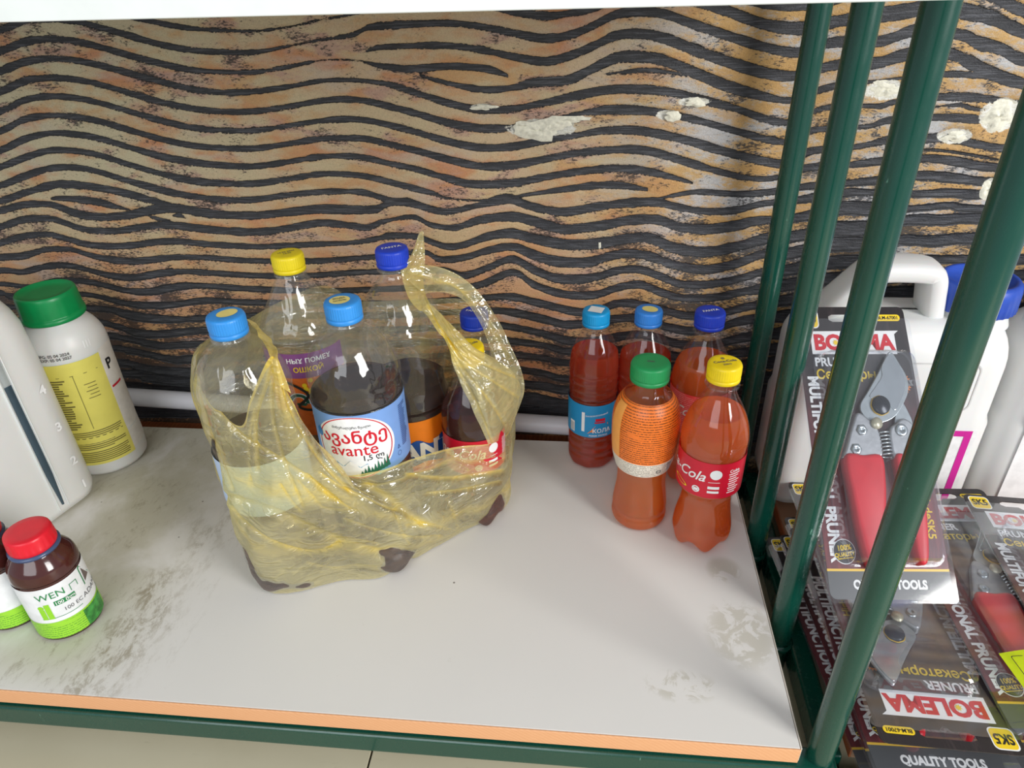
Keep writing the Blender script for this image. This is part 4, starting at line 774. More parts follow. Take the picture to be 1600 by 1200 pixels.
def patch(name, cols, root, pu=9, pv=12, amp=.0022, seed=0, foldf=None, freq=(22, 70), creases=()):
    """cols: list of columns, each a list of control points -> smooth film surface with creases running down the columns"""
    C = [cr([np.array(pt(p)) for p in c], pv) for c in cols]; nr = len(C[0])
    rows = [cr([c[j] for c in C], pu) for j in range(nr)]; nc = len(rows[0])
    G3 = np.array(rows)                       # nr x nc x 3
    du = np.gradient(G3, axis=1); dv = np.gradient(G3, axis=0); N = np.cross(du, dv); N /= (np.linalg.norm(N, axis=2, keepdims=True)+1e-9)
    fold = np.zeros((nr, nc))
    for j in range(nr):
        for i in range(nc):
            u, v = i/(nc-1), j/(nr-1); x = Vector((u*freq[0]*.35+v*2.0, v*1.3, seed)); y = Vector((u*freq[1]*.35+v*5, v*2.5, seed+9))
            a = 1-abs(mn.noise(x))*2.6; b = 1-abs(mn.noise(y))*3
            q = G3[j, i]*24; cc = 1-abs(mn.noise(Vector(q)+Vector((seed, 3, 1))))*2.6
            edge = min(1, 6*min(v, 1-v)+.25)
            G3[j, i] += N[j, i]*amp*edge*(a*1.0+b*.15+cc*.9-1.0)
            fold[j, i] = (foldf(u, v) if foldf else 0)+max(0, a-.9)*.6+max(0, cc-.9)*.6
    if creases:       # folds pressed along given lines of the film
        Q = (G3-np.array([0, 0, CH])) @ CM.T; PX = 800+FPX*Q[..., 0]/Q[..., 2]; PY = 600+FPX*Q[..., 1]/Q[..., 2]
        for wd, am, fo, line in creases:
            L_ = cr(line, 6); dm = np.full((nr, nc), 1e9)
            for k in range(len(L_)-1):
                a, b = L_[k], L_[k+1]; ab = b-a; tt = np.clip(((PX-a[0])*ab[0]+(PY-a[1])*ab[1])/(ab@ab+1e-9), 0, 1)
                dm = np.minimum(dm, np.hypot(PX-a[0]-tt*ab[0], PY-a[1]-tt*ab[1]))
            kk = np.exp(-(dm/wd)**2); G3 = G3 + N*(am*kk)[..., None]*SGN; fold += fo*kk
    V = G3.reshape(-1, 3); Fc = [(j*nc+i, j*nc+i+1, (j+1)*nc+i+1, (j+1)*nc+i) for j in range(nr-1) for i in range(nc-1)]
    o = mk(name, V, Fc, M['film'], root)
    at = o.data.attributes.new('fold', 'FLOAT', 'POINT'); at.data.foreach_set('value', np.clip(fold, 0, 1).reshape(-1).astype(np.float32))
    o.location = -Vector(root.location)
    return o
bag = empty('carrier_bag', (-.22, .62, 0), 'thin translucent yellow plastic carrier bag slumped around six bottles', 'bag')
front = [
 [(322,532,.62),(300,570,.61),(315,660,.61),(340,730,.62),(364,790)],
 [(306,560,.585),(306,610,.565),(330,700,.55),(352,775,.55),(376,838)],
 [(316,612,.52),(330,660,.505),(345,730,.497),(366,810,.50),(398,900)],
 [(345,648,.497),(356,695,.490),(372,765,.487),(392,850,.49),(425,926)],
 [(378,665,.490),(396,710,.486),(412,780,.484),(432,860,.488),(465,925)],
 [(392,622,.490),(416,690,.484),(442,775,.482),(468,850,.492),(500,915)],
 [(416,566,.490),(442,680,.484),(485,775,.490),(520,845,.503),(545,906)],
 [(430,560,.490),(464,672,.487),(530,775,.500),(566,845,.515),(595,902)],
 [(446,596,.495),(492,690,.500),(566,785,.513),(602,848,.530),(630,882)],
 [(480,664,.505),(530,735,.515),(600,795,.523),(640,842,.545),(660,866)],
 [(526,738,.522),(570,768,.524),(630,802,.538),(670,838,.560),(690,850)],
 [(585,737,.527),(625,765,.542),(665,800,.558),(702,830,.580),(718,834)],
 [(642,718,.552),(675,748,.567),(708,785,.582),(738,812,.604),(746,820)],
 [(708,699,.600),(726,735,.600),(746,770,.605),(766,797,.622),(774,804)],
 [(770,692,.628),(784,716,.636),(791,745,.645),(792,770,.66),(790,782)],
 [(796,672,.680),(798,695,.69),(798,715,.70),(798,735,.71),(797,748)],
 [(800,650,.745),(800,665,.75),(800,680,.755),(800,695,.76),(798,712)],
]
def ff_(u, v):
    k = math.exp(-((u-.42)/.05)**2)*max(0, 1-v*2.2)*.9          # gathered handle root
    d = abs((v-.52)-.35*(u-.45)); k += math.exp(-(d/.05)**2)*.38   # long diagonal fold
    d = abs((v-.78)-.25*(u-.35)); k += math.exp(-(d/.035)**2)*.3
    if v < .03: k += .5
    return k
CRE = [(7, .004, .30, [(352,776),(400,792),(440,806),(510,838),(585,862),(640,878)]), (2.5, .003, .5, [(360,793),(380,815),(416,842),(455,857),(492,863),(532,853)]),
 (2.5, .003, .5, [(500,740),(540,765),(600,790),(622,796)]), (2.2, .002, .4, [(480,742),(510,770),(548,796)]), (2.2, .002, .4, [(438,757),(455,783),(472,802)]), (2.2, .002, .35, [(466,752),(490,778),(508,795),(558,798)]),
 (6, .003, .45, [(572,758),(610,780),(635,800),(662,818)]), (3, .003, .5, [(636,742),(680,747),(720,746),(786,736)]), (2.5, .003, .45, [(668,772),(700,769),(733,764),(782,753)]),
 (3, .002, .3, [(636,822),(670,820),(702,828)]), (3, .003, .5, [(430,562),(412,610),(398,660),(402,735)]), (2.5, .003, .4, [(430,562),(424,640),(440,710),(474,792)]), (3, .003, .55, [(432,562),(448,620),(470,668),(506,724),(548,768)]),
 (2.5, .002, .4, [(436,566),(460,630),(492,680),(536,740)]), (3.5, .003, .45, [(303,600),(318,650),(335,700),(362,765)]), (3.5, .003, .45, [(340,645),(380,684),(430,714),(482,748),(530,786)]),
 (2.5, .002, .35, [(560,760),(600,758),(650,742),(706,718)]), (2.2, .002, .35, [(540,812),(580,826),(640,840),(690,838)]), (2.5, .002, .35, [(700,705),(730,722),(788,716)]), (2, .002, .35, [(510,860),(545,845),(590,850)]),
 (2, .002, .35, [(396,640),(388,700),(392,760)]), (2, .0015, .3, [(620,806),(628,830),(640,850)]), (2, .0015, .3, [(700,780),(708,800),(716,825)]), (2, .0015, .3, [(480,880),(520,888),(560,884),(610,890)])]
b1 = patch('bag_front', front, bag, 12, 28, .0030, 1, ff_, (26, 80), CRE)
back = [
 [(322,532,.62),(300,570,.63),(318,660,.64),(345,730,.65),(364,790)],
 [(385,500,.70),(380,560,.72),(400,640,.73),(420,690,.73),(430,730)],
 [(430,475,.762),(430,540,.765),(440,600,.765),(450,650,.762),(455,690)],
 [(505,446,.772),(505,520,.772),(510,590,.770),(520,650,.767),(525,690)],
 [(560,470,.770),(565,540,.770),(570,600,.770),(580,650,.768),(590,692)],
 [(650,468,.775),(655,540,.775),(660,600,.772),(665,650,.770),(670,694)],
 [(745,475,.780),(748,540,.780),(750,600,.775),(752,650,.772),(755,698)],
 [(800,560,.770),(802,600,.770),(803,640,.768),(802,670,.766),(800,702)],
 [(812,600,.745),(808,630,.75),(803,660,.755),(800,690,.76),(798,712)],
]
patch('bag_back', back, bag, 8, 8, .0015, 4)
# left handle: strap comes from behind the left bottle to the gathered knot
patch('handle', [[(384,498,.60),(392,508,.575),(404,524,.545),(416,545,.51),(424,562,.490),(432,600,.487)],
                 [(392,500,.60),(404,516,.575),(416,532,.545),(428,548,.51),(430,560,.488),(440,605,.484)],
                 [(400,505,.60),(416,524,.575),(428,540,.545),(434,551,.51),(436,560,.490),(455,615,.489)]], bag, 6, 8, .0016, 7, lambda u, v: .35+.4*v, (8, 20))
# right handle: wing, outer band round the small bottles, twisted strand in front
patch('handle', [[(657,362,.690),(640,396,.682),(625,422,.672),(636,462,.658),(656,486,.648)],
                 [(659,361,.692),(650,398,.690),(645,425,.682),(652,462,.664),(666,486,.650)],
                 [(662,362,.694),(664,400,.694),(662,428,.688),(664,456,.668),(676,482,.650)]], bag, 6, 8, .0016, 9, lambda u, v: .05+.5*v, (8, 20))
patch('handle_band', [[(625,421,.672),(640,440,.668),(664,460,.664)],
                 [(662,414,.690),(668,436,.680),(674,457,.668)],
                 [(705,424,.705),(704,442,.696),(700,458,.688)],
                 [(744,452,.715),(736,464,.708),(728,472,.700)],
                 [(778,500,.715),(765,504,.708),(752,508,.70)],
                 [(800,545,.705),(782,548,.700),(766,548,.696)],
                 [(815,580,.695),(796,590,.690),(777,600,.688)],
                 [(819,612,.688),(798,625,.684),(782,635,.682)],
                 [(806,650,.690),(796,655,.688),(786,662,.684)],
                 [(797,672,.690),(792,675,.688),(786,678,.684)]], bag, 8, 7, .0016, 12, lambda u, v: .04+(.3 if v > .93 or v < .05 else 0), (14, 40), [(3, .002, .3, [(640,425),(680,436),(720,452),(760,500),(795,560)]), (2, .002, .25, [(665,445),(700,440),(735,462)])])
patch('handle', [[(658,484,.650),(672,500,.640),(686,520,.628),(700,546,.618),(716,590,.612)[:3],(740,640,.606),(762,694,.612)],
                 [(664,478,.650),(680,498,.640),(695,518,.627),(714,545,.616),(740,586,.610),(760,632,.606),(772,692,.622)],
                 [(670,474,.650),(687,496,.641),(704,518,.630),(728,544,.622),(768,574,.622),(788,622,.632),(785,684,.648)],
                 [(676,478,.652),(694,498,.644),(712,520,.634),(742,546,.632),(796,574,.655),(816,614,.672),(797,672,.680)]], bag, 14, 16, .0022, 15, lambda u, v: .55*max(0, 1-abs(v-.28)*2.4)+.04, (10, 30), [(2, .002, .45, [(690,515),(715,548),(760,570),(812,592)]), (2, .002, .45, [(690,520),(725,565),(770,595),(812,622)]), (2.2, .002, .4, [(690,525),(725,580),(765,625),(790,665)]), (2, .002, .4, [(688,525),(722,590),(748,640),(770,690)]), (2, .002, .5, [(662,465),(680,500),(700,530),(720,560)])])

# ================================================================== LEFT SIDE
def rbox_rings(levels, n=10):
    """levels: (z, x0,x1,y0,y1, r) rounded-rectangle rings"""
    V, Fc = [], []
    for (z, x0, x1, y0, y1, r) in levels:
        for p in rrect(x0, y0, x1, y1, r, n): V.append((p[0], p[1], z))
    m = 4*(n+1)
    for i in range(len(levels)-1):
        for k in range(m): Fc.append((i*m+k, i*m+(k+1) % m, (i+1)*m+(k+1) % m, (i+1)*m+k))
    Fc.append(tuple(range(m))[::-1]); Fc.append(tuple(range((len(levels)-1)*m, len(levels)*m)))
    return V, Fc
hdpe = NT('white_hdpe'); _c = hdpe.coord(); _n = hdpe.noise(_c, 12, 4)
_p = hdpe.princ(hdpe.mix(_n, srgb(222, 222, 220), srgb(232, 232, 230)), .36, .5, 0, hdpe.bump(_n, .05, .002), Subsurface_Weight=.15, Subsurface_Scale=.01)
M['hdpe'] = hdpe.done(_p)
def canister():
    # corner nearest the board centre at (-.622,.668); long face looks towards +X and the camera
    root = empty('white_canister', (-.618, .672, .0005), 'white plastic canister with dark level strip and moulded numerals at the left edge', 'canister', None, radians(-17))
    L, D, H = .27, .17, .335           # along -Y local, along -X local
    lv = [(0, -D+.012, -.012, -L+.012, -.012, .025), (.004, -D+.003, -.003, -L+.003, -.003, .03), (.014, -D, 0, -L, 0, .033), (.10, -D, 0, -L, 0, .034), (.20, -D, 0, -L, 0, .036)]
    for k in range(1, 9):
        a = k/8*pi/2; q = (1-cos(a))*.055; lv.append((.225+sin(a)*.085, -D+q, -q, -L+q, -q, .036+.01*k/8))
    lv.append((H-.02, -D+.075, -.075, -L+.075, -.075, .02))
    V, Fc = rbox_rings(lv, 8); mk('body', V, Fc, M['hdpe'], root)
    strip = mk('level_strip', *(lambda: ([(.0010+.0008*(1-a*a), -.060+a*.0042*min(1, .35+(z-.018)*14), z) for z in np.linspace(.018, .190, 24) for a in (-1, -.5, 0, .5, 1)], [(j*5+i, j*5+i+1, j*5+i+6, j*5+i+5) for j in range(23) for i in range(4)]))(), plain('slate_liquid_strip', srgb(62, 80, 92), .3, .5), root); strip['label'] = 'dark slate level strip showing the contents'
    mk('level_strip', *(lambda: ([(.0010+.0008*(1-a*a), -.060+a*.0042, z) for z in np.linspace(.1905, .262, 12) for a in (-1, -.5, 0, .5, 1)], [(j*5+i, j*5+i+1, j*5+i+6, j*5+i+5) for j in range(11) for i in range(4)]))(), plain('empty_strip', srgb(165, 172, 172), .3, .5), root)['label'] = 'pale upper part of the level strip above the contents'
    for yy in (-.0662, -.0538): mkbm('strip_rib', box_bm(-.002, .0016, yy-.0010, yy+.0010, .012, .262, .0008, 2), M['hdpe'], root, True)
    for ch, z in (('4', .165), ('3', .113), ('2', .062), ('1', .025)):
        V, Fc = text_geo(ch, .016, .03)
        mk('numeral', [(.0012, a-.027, b+z) for a, b in V], Fc, plain('moulded_white', srgb(240, 240, 240), .3), root, False)
    # neck, cap and handle on top
    V, Fc = lathe([(.03, .30), (.03, .325), (.033, .326), (.033, .352), (.031, .355), (1e-5, .355)], 40); mk('cap', [(v[0]-.085, v[1]-.20, v[2]) for v in V], Fc, plain('canister_blue_cap', srgb(30, 60, 160), .4), root)
    tube(cr([(-.085, -.15, .312), (-.085, -.13, .345), (-.085, -.09, .352), (-.085, -.05, .335), (-.085, -.035, .30)], 5), .011, 16, M['hdpe'], 'handle', root)
canister()
def agro_bottle():
    x, y = -.650, .735
    root = empty('chemical_bottle', (x, y, .0005), 'white plastic bottle with green screw cap and yellow instruction label', 'bottle', None, rot_to_cam(x, y)-.15)
    R = .0475
    prof = rprof([(1e-5, .004), (.03, .003), (.041, 0), (R*.96, .003), (R, .010), (R, .05), (R*.99, .055), (R*.985, .06), (R*.985, .165), (R, .170), (R, .180), (R*.97, .190), (R*.86, .202), (R*.72, .211), (.031, .216), (.0305, .225)], 4)
    V, Fc = lathe(prof, 72); mk('bottle_body', V, Fc, M['hdpe'], root)
    # green cap with coarse ribs and recessed top
    r = .0345
    def rf(th, rr, zz):
        if rr > r*.9 and .006 < zz < .028: return rr*(1+.018*(1 if cos(12*th) > .75 else 0)), zz
        return rr, zz
    V, Fc = lathe([(r*1.03, 0), (r*1.05, .001), (r*1.05, .006), (r*1.0, .0065), (r, .008), (r*.985, .028), (r*.97, .032), (r*.93, .034), (r*.88, .034), (r*.85, .0318), (r*.5, .0312), (1e-5, .0312)], 120, rf)
    mk('cap', V, Fc, plain('green_cap', srgb(0, 140, 75), .35, .5, var=.06), root, loc=(0, 0, .2175))
    pf = prof_interp(prof); rfn = lambda z: pf(z)+.0005
    V, Fc = sleeve(0, .020, .172, -1.6, .80, rfun=rfn, nz=10); mk('label_sheet', V, Fc, plain('yellow_sheet', srgb(232, 222, 110), .4, .4, var=.04, sc=30, bump=.1), root)['label'] = 'yellow instruction label'
    V, Fc = sleeve(0, .024, .176, .80, 1.9, rfun=rfn, nz=10); mk('label_sheet', V, Fc, plain('white_sheet', srgb(232, 228, 222), .4), root)
    mp = cyl(0, 0, rfn); P = Print(); rn = random.Random(8)
    for i in range(22): P.rect(-.060, .148-i*.0034, -.060+.008+.005*rn.random(), .1500-i*.0034); P.rect(-.030, .148-i*.0034, -.030+.008+.012*rn.random(), .1500-i*.0034)
    P.rect(-.064, .1535, .030, .1543); P.rect(-.0005, .075, .0002, .1535)
    for i in range(5): P.rect(.008+.003*(i % 2), .138-i*.005, .022, .139-i*.005)
    z = .070
    for i in range(15):
        if i in (4, 9): z -= .0025
        P.rect(-.064, z, .033-.02*rn.random()*(i % 3 == 2), z+.0014, 12); z -= .0029
    P.build('fine_print', plain('olive_print', srgb(120, 112, 60), .5), root, mp, .0003)
    P = Print().text('MFG: 05 04 2024', .0052, -.012, .1845, bold=.02); P.text('EXP: 05 04 2027', .0052, -.010, .1795, bold=.02); P.build('date_print', M['grey_ink'], root, mp, .0005)
    P = Print().text('P', .02, .048, .150, bold=.03).build('lettering', M['black_ink'], root, mp, .0004)
    P = Print().rect(.040, .118, .060, .121).build('banner', M['red_ink'], root, mp, .0004)
    # milled volume marks
    P = Print(); [P.rect(.024+i*.0035, .1850, .0252+i*.0035, .1935, 1) for i in range(3)]; P.build('moulded_marks', plain('moulded_white', srgb(240, 240, 240), .3), root, mp, .0008)
agro_bottle()
amber = liquid('amber_brown_plastic', (.16, .05, .035), .35, (.10, .025, .018), 1.3)
def small_bottle(x, y, label, capcol, tilt_th, front):
    root = empty('pesticide_bottle', (x, y, .0005), label, 'bottle', 'small brown bottles with green and white labels', rot_to_cam(x, y)+tilt_th)
    R = .0315
    prof = rprof([(1e-5, .003), (.022, .002), (.028, 0), (R*.98, .003), (R*.985, .006), (R*.985, .073), (R, .075), (R, .080), (R*.95, .088), (R*.8, .0955), (.0215, .1005), (.0205, .103), (.0205, .108)], 4)
    V, Fc = lathe(prof, 64); mk('bottle_body', V, Fc, plain('brown_bottle_plastic', srgb(72, 30, 26), .12, .6, var=.1, Coat_Weight=.3), root)
    V, Fc = lathe([(.020, .1005), (.0232, .1015), (.0235, .104), (.021, .105)], 48); mk('neck_ring', V, Fc, plain('bluish_ring', srgb(70, 85, 120), .25), root)
    r = .0215
    def rf(th, rr, zz): return (rr*(1+.02*(1 if cos(24*th) > .2 else 0)), zz) if rr > r*.9 and .004 < zz < .0145 else (rr, zz)
    V, Fc = lathe([(r*.98, 0), (r*1.0, .0006), (r*1.02, .004), (r*1.0, .0045), (r*.985, .0145), (r*.96, .0172), (r*.9, .018), (r*.6, .0178), (1e-5, .0178)], 144, rf)
    mk('cap', V, Fc, plain('cap_'+label[:8].replace(' ', '_'), capcol, .35, .5, var=.05), root, loc=(0, 0, .1052))
    rr = R*.985+.0006
    V, Fc = sleeve(rr, .006, .072, n=64); mk('label_sleeve', V, Fc, plain('label_white', (.86, .87, .88), .4, bump=0.0), root)
    V, Fc = sleeve(rr+.0003, .003, .026, n=64, nz=6); mk('label_border', V, Fc, microprint('lime_border', srgb(160, 220, 60), srgb(60, 130, 50), 560, .7), root)
    mp = cyl(rr)
    if front:
        V, Fc = sleeve(rr+.0006, .003, .024, .35, 1.25, 24, 6); mk('leaf_picture', V, Fc, plain('leafy_green', srgb(60, 140, 60), .4, var=.5, sc=120), root)
        P = Print().text('il', .026, -.018, .040, bold=.05); P.build('lettering', M['lime_ink'], root, mp, .0004)
        P = Print().rect(-.008, .0468, .012, .0525); P.build('banner', M['green_ink'], root, mp, .0004)
        Print().text('100 მლ', .0055, .002, .0496, bold=.02).build('lettering', M['white_ink'], root, mp, .0008)
        P = Print().text('100 EC', .0065, .007, .0385).build('lettering', M['grey_ink'], root, mp, .0004); P = Print().text('ADAMA', .0085, .033, .0385); P.build('lettering', M['grey_ink'], root, mp, .0004)
        P = Print().text('WEN', .0115, -.008, .0605).rect(-.024, .0315, .014, .0321).rect(.010, .055, .0107, .0635).rect(.010, .0628, .018, .0635).rect(.0175, .056, .0182, .0635); P.build('lettering', M['green_ink'], root, mp, .0004)
        tri = [(.026, .050), (.037, .0535), (.0275, .0695)]; P = Print().poly([(.0245, .0475), (.0395, .053), (.027, .0725), (.0245, .071)]); P.build('emblem', M['green_ink'], root, mp, .0004)
        Print().poly([(.0255, .0490), (.0382, .0532), (.0272, .0710), (.0255, .070)]).build('emblem', plain('label_white', (.86, .87, .88), .4), root, mp, .0006)
        Print().poly([(.0270, .051), (.0365, .0535), (.0280, .0680)]).build('emblem', plain('taupe_print', srgb(110, 95, 90), .5), root, mp, .0008)
    else:
        P = Print().text('g', .034, .022, .048, bold=.05); P.build('lettering', M['lime_ink'], root, mp, .0004)
        P = Print().rect(.0, .0315, .040, .0321); P.build('rule_line', M['green_ink'], root, mp, .0004); P = Print().text('M', .0115, .012, .063); P.build('lettering', M['green_ink'], root, mp, .0004)
small_bottle(-.533, .465, 'small brown bottle with red screw cap and green and white label', srgb(225, 25, 45), .0, True)
small_bottle(-.598, .472, 'small brown bottle with blue screw cap, cut off by the left picture edge', srgb(40, 85, 140), .15, False)

# ================================================================== WHITE JUGS at the right
def jug(x, y, z, label, second=False):
    root = empty('white_jug', (x, y, z), label, 'jug', 'white jugs beyond the green uprights')
    W, D, H = .238, .115, .285
    lv = [(0, .012, W-.012, .012, D-.012, .02), (.006, .002, W-.002, .002, D-.002, .025), (.016, 0, W, 0, D, .028), (.13, 0, W, 0, D, .028), (.14, .003, W-.003, .002, D-.002, .027), (.205, .003, W-.003, .002, D-.002, .028)]
    for k in range(1, 8):
        a = k/7*pi/2; q = (1-cos(a))*.03; lv.append((.205+sin(a)*.05, .003+q*1.6, W-.003-q*.7, .002+q, D-.002-q, .028))
    V, Fc = rbox_rings(lv, 8); mk('body', V, Fc, M['hdpe'], root)
    # handle: wide flattened loop
    hp = cr([(.018, D/2, .220), (.034, D/2, .248), (.060, D/2, .281), (.076, D/2, .299), (.086, D/2, .304), (.112, D/2, .305), (.136, D/2, .303), (.144, D/2, .297), (.148, D/2, .275), (.152, D/2, .250)], 6)
    V, Fc = [], []
    for i, p in enumerate(hp):
        t = hp[min(i+1, len(hp)-1)]-hp[max(i-1, 0)]; t /= np.linalg.norm(t); n = np.array([-t[2], 0, t[0]])
        for k in range(16):
            a = 2*pi*k/16; ca, sa = cos(a), sin(a); ca = math.copysign(abs(ca)**.6, ca); sa = math.copysign(abs(sa)**.6, sa)
            V.append(tuple(p+n*.0118*sa+np.array([0, .024, 0])*ca))
    for i in range(len(hp)-1):
        for k in range(16): a = i*16+k; b = i*16+(k+1) % 16; Fc.append((a, b, b+16, a+16))
    mk('handle', V, Fc, M['hdpe'], root)
    V, Fc = lathe([(.040, .245), (.037, .255), (.036, .268)], 40); mk('neck', [(v[0]+.197, v[1]+D/2, v[2]) for v in V], Fc, M['hdpe'], root)
    r = .042
    def rf(th, rr, zz): return (rr*(1+.02*(1 if cos(36*th) > .4 else 0)), zz) if rr > r*.9 and zz < .285 else (rr, zz)
    V, Fc = lathe([(r*.98, .262), (r, .263), (r, .285), (r*.97, .292), (r*.9, .2955), (r*.8, .295), (r*.78, .291), (1e-5, .290)], 144, rf)
    mk('cap', [(v[0]+.197, v[1]+D/2, v[2]) for v in V], Fc, plain('royal_blue_cap', srgb(35, 75, 175), .38), root)
    mpf = lambda a, b, c: (a, -c-.0006, b)
    P = Print().rect(.075, .0, .218, .128) if not second else Print().rect(.02, .0, .2, .17)
    P.build('label_sheet', plain('label_sheet_white', srgb(238, 238, 238), .4), root, mpf)
    if not second:
        P = Print().rect(.205, .0, .213, .128).rect(.075, .120, .2049, .128).rect(.075, 0.0, .083, .1199); P.build('label_frame', M['magenta_ink'], root, mpf, .0004)
        P = Print(); rn = random.Random(1)
        for i in range(7): P.rect(.095, .104-i*.010, .17+.02*rn.random(), .106-i*.010)
        P.build('fine_print', M['green_ink'], root, mpf, .0004)
        fr = Print(); fr.add(*(lambda o, i_: (o+i_, [(k, (k+1) % len(o), len(o)+(k+1) % len(o), len(o)+k) for k in range(len(o))]))(rrect(.09, .165, .20, .228, .010), rrect(.0915, .1665, .1985, .2265, .009)))
        fr.build('moulded_frame', plain('moulded_shadow', srgb(205, 205, 203), .4), root, lambda a, b, c: (a, .0012-c, b-.012))
    else:
        P = Print().rect(.075, .0, .092, .17, sk=.01).rect(.15, 0, .158, .17); P.build('label_frame', M['magenta_ink'], root, mpf, .0004)
jug(.238, .722, -.0305, 'white jug with blue cap and arched handle, behind the leaning pruner pack')
jug(.487, .722, -.0305, 'white jug with magenta stripe at the right picture edge, behind the packs', True)

# ================================================================== PRUNER BLISTER PACKS
M['clear'] = clear('clear_blister', (.94, .95, .97), .03, .03, .06)
M['steel'] = plain('blade_steel', srgb(178, 186, 190), .32, .6, .85, var=.06, sc=200)
M['steel_edge'] = plain('ground_steel', srgb(205, 212, 215), .18, .6, .9, var=.04)
M['cast'] = plain('cast_alloy', srgb(165, 168, 172), .38, .5, .7, var=.08, sc=150, bump=.3)
M['black_steel'] = plain('black_bolt', (.02, .025, .035), .25, .6, .4)
M['red_grip'] = plain('red_grip', srgb(200, 28, 45), .42, .5, var=.08, sc=40, bump=.1)
def card_mat():
    t = NT('printed_card'); tc = t.n('ShaderNodeTexCoord'); sp = t.n('ShaderNodeSeparateXYZ'); t.link(tc.outputs['Object'], sp.inputs[0]); Y = sp.outputs[1]
    n = t.noise(t.coord((1, .12, 1), (0, 0, .3)), 120, 4, .7, 1.5)
    top = t.mix(t.ss(n, .5, .7), (.022, .017, .018), (.045, .032, .033)); bot = t.mix(t.ss(n, .45, .65), srgb(96, 26, 34), srgb(128, 44, 48))
    col = t.mix(t.ss(Y, .10, .21), bot, top)
    g = t.math('LESS_THAN', Y, .0245); col = t.mix(g, col, (.075, .08, .085)); g2 = t.math('MULTIPLY', g, t.math('GREATER_THAN', Y, .0225)); col = t.mix(g2, col, srgb(232, 190, 60))
    return t.done(t.princ(col, .28, .5))
M['card'] = card_mat()
def smooth_poly(pts, per=5): return [tuple(p) for p in cr(pts, per, True)]
mm = .001
CW, CHh = .112, .262
def make_pack(label):
    root = empty('pruner_pack', (0, 0, 0), label, 'blister pack', 'carded pruners in clear blister packs')
    # card with euro slot cut out
    bm = bmesh.new(); out = rrect(0, 0, CW, CHh, .006, 4)
    slot = [(.034, .2490), (.034, .2525), (.038, .2545), (.049, .2545), (.063, .2545), (.074, .2545), (.078, .2525), (.078, .2490), (.074, .2470), (.061, .2470), (.058, .2440), (.054, .2440), (.051, .2470), (.038, .2470)]
    vo = [bm.verts.new((*p, 0)) for p in out]; vi = [bm.verts.new((*p, 0)) for p in slot]
    eo = [bm.edges.new((vo[i], vo[(i+1) % len(vo)])) for i in range(len(vo))]; ei = [bm.edges.new((vi[i], vi[(i+1) % len(vi)])) for i in range(len(vi))]
    bmesh.ops.triangle_fill(bm, edges=eo+ei, use_beauty=True)
    r = bmesh.ops.extrude_face_region(bm, geom=bm.faces[:]); bmesh.ops.translate(bm, verts=[v for v in r['geom'] if isinstance(v, bmesh.types.BMVert)], vec=(0, 0, .0009)); bmesh.ops.recalc_face_normals(bm, faces=bm.faces[:])
    card = mkbm('card', bm, M['card'], root)
    L = .0011; idm = lambda a, b, c: (a, b, c+L)
    P = Print().poly([(.013, .2150), (.0985, .2150), (.0985, .2345), (.103, .2380), (.013, .2375)]); P.build('logo_panel', M['white_ink'], card, idm)
    Print().text('BOLEMA', .0205, .056, .2258, bold=.045, sx=1.03).build('lettering', M['red_ink'], card, idm, .0002)
    P = Print().text('PRUNER', .0115, .014, .2070, bold=.03, align='LEFT'); P.build('lettering', M['white_ink'], card, idm); P = Print(); P.text('MULTIFUNCTIONAL PRUNER', .0142, .0095, .112, rot=-pi/2, bold=.045, sx=.88)
    P.build('lettering', M['white_ink'], card, idm); P = Print(); P.text('QUALITY TOOLS', .0098, .056, .0115, bold=.05, sx=.9); P.build('lettering', M['white_ink'], card, idm)
    P = Print().text('Секаторы', .0125, .014, .1950, bold=.02, align='LEFT'); P.build('lettering', M['yellow_ink'], card, idm); P = Print(); P.text('High quality bladeSK5', .0105, .1015, .095, rot=-pi/2, bold=.02); P.build('lettering', M['yellow_ink'], card, idm); P = Print(); P.text('For life', .0105, .0925, .100, rot=-pi/2, bold=.02)
    P.build('lettering', M['yellow_ink'], card, idm)
    def rr(x0, y0, x1, y1, r, l=0.0): return (rrect(x0, y0, x1, y1, r, 4), l)
    P = Print().poly(rrect(.0035, .2405, .0235, .2590, .004, 4)); b = P.build('badge', M['white_ink'], card, idm, .0001)
    Print().poly(rrect(.0045, .2415, .0225, .2580, .0035, 4)).build('badge', M['yellow_ink'], card, idm, .0002)
    Print().poly(rrect(.082, .2475, .107, .2540, .003, 4)).build('badge', M['yellow_ink'], card, idm, .0002)
    Print().text('SK5', .0115, .0135, .2498, bold=.03, sx=.82).build('lettering', M['black_ink'], card, idm, .0004)
    Print().text('BLM-67001', .0046, .0945, .2507, bold=.02).build('lettering', M['black_ink'], card, idm, .0004)
    Print().poly([((.0034 if k % 2 else .0016)*cos(pi*k/8)+.0377, (.0034 if k % 2 else .0016)*sin(pi*k/8)+.2262) for k in range(16)]).build('emblem', M['yellow_ink'], card, idm, .0004)
    # quality roundel and sun seal
    Print().disc(.018, .0385, .0105, hole=.0, rings=2).build('badge', M['white_ink'], card, idm, .0001)
    Print().disc(.018, .0385, .0098, hole=.0, rings=2).build('badge', plain('card_black', (.03, .028, .03), .35), card, idm, .0003)
    Print().text('100%', .0062, .018, .0415, rot=.1, bold=.03).build('lettering', M['yellow_ink'], card, idm, .0005); Print().text('QUALITY', .0046, .018, .0360, rot=.1, bold=.03).poly([(.011, .0318), (.026, .0335), (.026, .0341), (.011, .0326)]).build('lettering', M['yellow_ink'], card, idm, .0005)
    star = [((.0115 if k % 2 else .0092)*cos(2*pi*k/48)+.096, (.0115 if k % 2 else .0092)*sin(2*pi*k/48)+.187) for k in range(48)]
